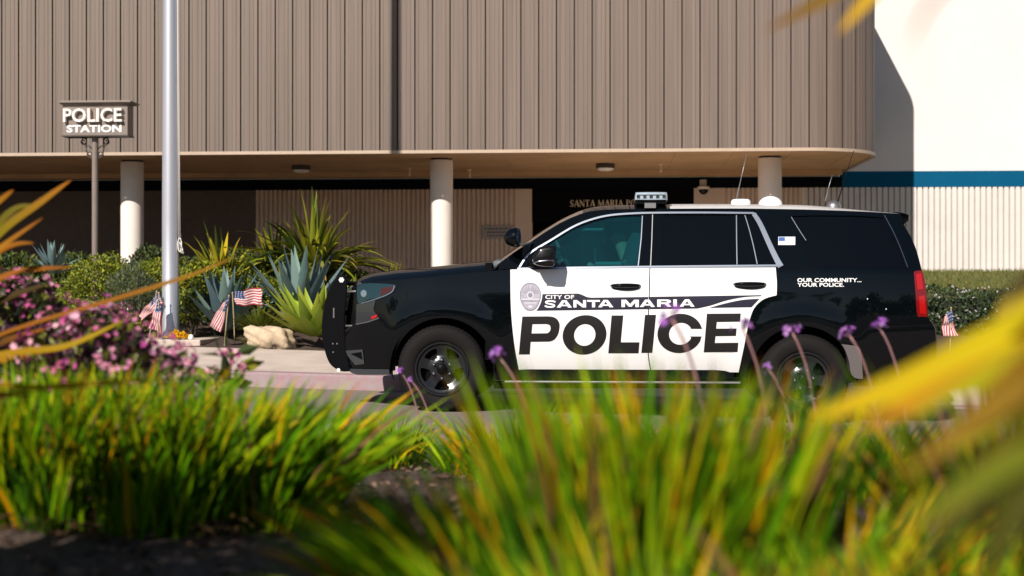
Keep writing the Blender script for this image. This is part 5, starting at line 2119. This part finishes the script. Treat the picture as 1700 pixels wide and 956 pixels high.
garlic('small grass clump by the road left of the wheel, half hidden', nb(560, 6.2), 240, .24, .15, grp='smaller garlic clumps along the road edge')
garlic('grass clump right of the road gap below the front bumper', nb(790, 6.0), 200, .20, .15, yellow=.12, grp='smaller garlic clumps along the road edge')
garlic('grass clump at middle distance below the running board', nb(1010, 5.6), 260, .29, .16, yellow=.12, grp='smaller garlic clumps along the road edge')

# pink flowering bush on the left
PINK = [(.72, .20, .36), (.84, .44, .54), (.52, .09, .26), (.72, .28, .42), (.40, .06, .24)]
PURP = [(.08, .014, .035), (.035, .008, .02), (.035, .045, .012), (.015, .022, .010), (.16, .16, .015)]


def nbz(px, d, dz=0.):
    p = nb(px, d)
    return (p[0], p[1], p[2] + dz)


shrub('flowering_shrub', 'tall purple-leaved bush with pink blossom at the left edge', 'flowering shrub', nbz(0, 5.6), (.31, .4, .38), 3000, .055, PURP, flowers=(70, .026, PINK, 0), group='pink flowering bushes left of the flagpole')
shrub('flowering_shrub', 'pink blossoming bush with dark leaves below the sign post', 'flowering shrub', nbz(140, 5.3), (.24, .3, .31), 1900, .05, PURP, flowers=(55, .026, PINK, 0), group='pink flowering bushes left of the flagpole')
shrub('flowering_shrub', 'low spreading pink bush just behind the left grass clump', 'flowering shrub', nbz(150, 4.75), (.33, .28, .27), 2000, .045, PURP, flowers=(95, .026, PINK, 0), group='pink flowering bushes left of the flagpole')
shrub('flowering_shrub', 'little low pink bush in front of the pavement by the flagpole pad', 'flowering shrub', nbz(285, 5.2), (.16, .16, .12), 600, .04, PURP, flowers=(30, .016, PINK, 0), group='pink flowering bushes left of the flagpole')
# single sprig
t = thing('flowering_sprig', 'single upright sprig of pink blossom with yellow-green leaves by the pavement', 'flowering shrub', nbz(372, 5.2))
bz_ = Vector(nbz(372, 5.2))
lv, fl = Leaves(), Leaves()
bm = bmesh.new()
for (px, py) in ((372, 590), (392, 612), (356, 618), (345, 640), (385, 588)):
    q = atd(px, py, 5.2) - bz_
    tube(bm, bez(Vector((0, 0, -.02)), Vector((q.x * .3, 0, q.z * .6)), q, 6), .005, 5)
    for k in range(5):
        o_ = q * random.uniform(.75, 1.0)
        lv.kite(o_, rdir(-.1), rdir(), .12, .045, cvar(random.choice([(.34, .34, .03), (.20, .24, .02), (.05, .08, .02)])))
    for k in range(14):
        o_ = q + rdir() * .03
        nrm = rdir()
        a = nrm.cross(rdir()).normalized()
        cc = cvar(random.choice(PINK))
        for m_ in range(5):
            fl.kite(o_, Matrix.Rotation(2 * math.pi * m_ / 5, 3, nrm) @ a + nrm * .3, nrm, .011, .008, cc, .1)
bm_obj('stem', bm, M['bark'], t)
lv.obj('foliage', M['leaf'], t)
fl.obj('blossom', M['petal'], t)


# bronze flax at the left, yellow flax at the right: long strap leaves
def flax(label, base, leaves, fan=0, fan_L=1.0, fan_w=.04, fan_cols=(), fan_az=(0, 6.28)):
    base = Vector(base)
    t = thing('flax_plant', label, 'flax', base)
    lv = Leaves()
    for (pts_, d, w, c_, tp) in leaves:
        q = [tuple(base + Vector((random.gauss(0, .03), random.gauss(0, .03), 0)))] + [tuple(atd(x, y, d)) for x, y in pts_]
        cv = [Vector(p) - base for p in sp(q, 7)]
        lv.strap(cv, w, c_, tp, face=Vector((.1, -.8, .55)), vfold=.16, taper=(.8, .6), nose=2.4)
    for i in range(fan):
        a = random.uniform(*fan_az)
        out = Vector((math.cos(a), math.sin(a), 0))
        l_ = fan_L * random.uniform(.6, 1.1)
        u = random.uniform(.1, .8)
        lv.strap(bez(out * .04, out * l_ * .25 * u + Vector((0, 0, l_ * .6)), out * l_ * .7 * u + Vector((0, 0, l_ * (1 - .35 * u))), 10), fan_w * random.uniform(.7, 1.2), cvar(random.choice(fan_cols)), None, face=out * -.4 + Vector((0, 0, 1)) + rdir() * .3, vfold=.16)
    lv.obj('leaves', M['leaf_gloss'], t, smooth=True)
    return t


OR = (.25, .075, .004)
OG = (.20, .13, .004)
DK = (.05, .03, .008)
p_ = onY(-150, 700, 4.7)
b_ = Vector((p_.x, 4.7, bedz(p_.x, 4.7)))
ll = []
for (pts_, d, w, c_, tp) in (
        ([(-150, 630), (0, 556), (200, 494), (320, 456), (392, 425)], 4.7, 0.0177, (.24, .085, .005), (.24, .14, .01)),
        ([(-150, 640), (0, 590), (110, 575), (209, 530)], 4.5, 0.0258, (.30, .17, .004), (.32, .22, .008)),
        ([(-150, 640), (0, 600), (113, 577)], 4.7, 0.0245, (.34, .18, .004), OR),
        ([(-130, 600), (-60, 465), (0, 388), (70, 335), (119, 298)], 4.7, 0.0340, (.17, .14, .004), (.34, .11, .01)),
        ([(-120, 500), (-60, 385), (0, 334), (23, 315)], 4.8, 0.0272, (.24, .13, .004), OR),
        ([(-120, 560), (-60, 460), (0, 412), (72, 361)], 4.6, 0.0231, (.30, .16, .004), (.28, .09, .01)),
        ([(-110, 520), (0, 418), (58, 403)], 4.8, 0.0218, OR, None),
        ([(-110, 560), (0, 462), (121, 443)], 4.7, 0.0231, (.26, .09, .006), OR),
        ([(-110, 560), (0, 370), (60, 340)], 4.9, 0.0306, (.12, .10, .006), None),
        ([(-110, 560), (0, 500), (85, 470)], 5.0, 0.0306, DK, None),
        ([(-110, 620), (0, 570), (80, 545)], 5.0, 0.0306, DK, OR),
        ([(-110, 430), (-20, 380), (40, 350)], 5.0, 0.0306, DK, None)):
    ll.append((pts_, d, w, cvar(c_, .1), tp))
flax('bronze flax with long orange-brown leaves reaching in from the left edge', b_, ll, 40, 1.05, .05, [OG, DK, (.08, .07, .012), OR], (1.2, 4.6))
p_ = onY(-330, 700, 2.75)
b_ = Vector((p_.x, 2.75, bedz(p_.x, 2.75)))
ll = [([(-190, 655), (60, 645), (180, 636), (285, 630)], 3.0, 0.0163, (.40, .25, .004), (.30, .24, .01)),
      ([(-190, 690), (-40, 660), (60, 655)], 3.0, 0.0204, OR, None)]
flax('nearer bronze flax with one low yellow leaf lying above the left grass', b_, ll, 75, 1.05, .05, [OG, DK, (.08, .07, .012), OR], (-2.6, 1.3))  # the off-frame leaf fan is added to shade the lower left grass
b_ = Vector(nb(1980, 1.6))
YE = (.44, .34, .002)
ll = []
for (pts_, d, w, c_, tp) in (
        ([(1950, 450), (1700, 548), (1540, 625), (1345, 698)], 1.35, .038, YE, (.46, .30, .004)),
        ([(1920, 380), (1720, 478), (1650, 530)], 1.6, .024, (.30, .20, .014), None),
        ([(1900, 480), (1700, 585), (1560, 650), (1420, 715)], 1.25, .020, (.36, .17, .006), (.40, .18, .006)),
        ([(1950, 500), (1720, 610), (1580, 650), (1440, 668)], 1.5, .016, (.22, .24, .004), None),
        ([(1950, 480), (1720, 575), (1600, 640), (1500, 700)], 1.2, .014, (.30, .28, .004), None),
        ([(1950, 560), (1740, 640), (1620, 720), (1520, 760)], 1.3, .016, (.20, .20, .004), None),
        ([(1900, 520), (1700, 640), (1500, 790)], 1.05, .022, (.20, .12, .008), None),
        ([(1900, 600), (1700, 720), (1540, 900)], 1.0, .022, (.10, .08, .006), None),
        ([(1900, 500), (1740, 580), (1600, 700)], 1.1, .022, (.20, .10, .008), None),
        ([(1900, 560), (1720, 640), (1550, 750)], 1.15, .020, (.34, .18, .008), None),
        ([(1900, 560), (1760, 660), (1650, 900)], 1.0, .03, (.05, .05, .006), None),
        ([(1900, 640), (1740, 760), (1620, 960)], .95, .03, (.06, .06, .006), None),
        ([(1900, 700), (1700, 760), (1470, 890)], .95, .018, (.13, .14, .006), None),
        ([(1900, 640), (1740, 700), (1500, 960)], 1.0, .022, (.04, .05, .006), None),
        ([(1920, 520), (1780, 600), (1690, 780)], 1.0, .03, (.07, .04, .008), None),
        ([(1920, 430), (1790, 430), (1660, 500)], 1.3, .025, (.05, .03, .006), None),
        ([(2150, 0), (1900, -200), (1620, -170), (1470, -30), (1391, 56)], 1.7, .026, YE, (.52, .28, .012)),
        ([(2150, -60), (1850, -260), (1560, -160), (1400, -20), (1268, 52)], 1.8, .030, (.22, .15, .01), (.14, .06, .01)),
        ([(2150, 40), (1900, -120), (1700, -100), (1560, -10), (1505, 85)], 1.0, .006, (.20, .12, .05), None)):
    ll.append((pts_, d, w, cvar(c_, .06), tp))
flax('yellow flax with long out-of-focus leaves arching in from the right edge', b_, ll, 70, .62, .028, [(.10, .09, .006), (.16, .10, .008), (.05, .05, .006), (.05, .03, .008), (.12, .14, .006)], (1.2, 3.9))

# bark chips lying on the soil of the near bed
lv = Leaves()
for i in range(7000):
    y = random.uniform(1.6, 7.5)
    x = random.uniform(-.45, .30) * y
    p = Vector((x, y, bedz(x, y) + random.uniform(.0, .012)))
    a = random.uniform(0, 6.28)
    L = random.uniform(.012, .05)
    lv.kite(p, Vector((math.cos(a), math.sin(a), random.uniform(-.1, .35))), Vector((0, 0, 1)) + rdir() * .5, L, L * random.uniform(.3, .7), cvar(random.choice([(.07, .036, .02), (.14, .075, .048), (.03, .017, .01), (.24, .15, .11)]), .3))
o = lv.obj('bark_mulch', mat('bark_chip', (.1, .1, .1), .9) and leaf_mat('bark_chip_mix', .9, 0, .1))
o['kind'] = 'stuff'
tag(o, 'brown bark chips scattered over the soil under the grass clumps', 'mulch')

# ------------------------------------------------------------------ unseen trees added behind the camera to darken reflections in the car's flank
lv = Leaves()
for i in range(9000):
    x = random.uniform(-60, 60)
    h = 6.0 + 1.4 * math.sin(x * .35) + 1.0 * math.sin(x * .83 + 1)
    z = random.uniform(0, 1) ** .8 * h
    p = Vector((x, -34 + random.uniform(-3, 3), z))
    lv.kite(p, rdir(), Vector((0, 1, 0)) + rdir() * .7, random.uniform(.7, 1.5), random.uniform(.5, 1.0), cvar(random.choice(G_DK), .3))
o = lv.obj('added_tree_line', M['leaf'])
o['kind'] = 'stuff'
tag(o, 'unseen dark row of trees added across the street to darken reflections in the glossy car', 'trees')

# unseen young tree added left of and behind the camera to shade the lower left soil
t = thing('added_shade_tree', 'unseen leafy young tree added left of the camera to shade the bare soil below the left grass', 'tree', (-1.75, .75, bedz(-1.75, .75)))
lv = Leaves()
for i in range(5200):
    d = rdir()
    r_ = random.random() ** .45
    p = Vector((d.x * .85 * r_, d.y * .5 * r_, 1.55 + d.z * .88 * r_))
    lv.kite(p, rdir(), rdir(), random.uniform(.06, .11), .045, cvar(random.choice(G_DK), .3))
lv.obj('crown', M['leaf'], t)
bm = bmesh.new()
tube(bm, [(0, 0, -.1), (.03, .01, .7), (-.02, 0, 1.3), (.02, 0, 2.1)], [.045, .038, .03, .012], 8)
for k in range(7):
    d = rdir(.1)
    tube(bm, [(0, 0, .8 + .12 * k), (d.x * .35, d.y * .2, 1.2 + .1 * k), (d.x * .6, d.y * .35, 1.5 + .1 * k)], [.02, .012, .005], 6)
bm_obj('trunk', bm, M['bark'], t, smooth=True)
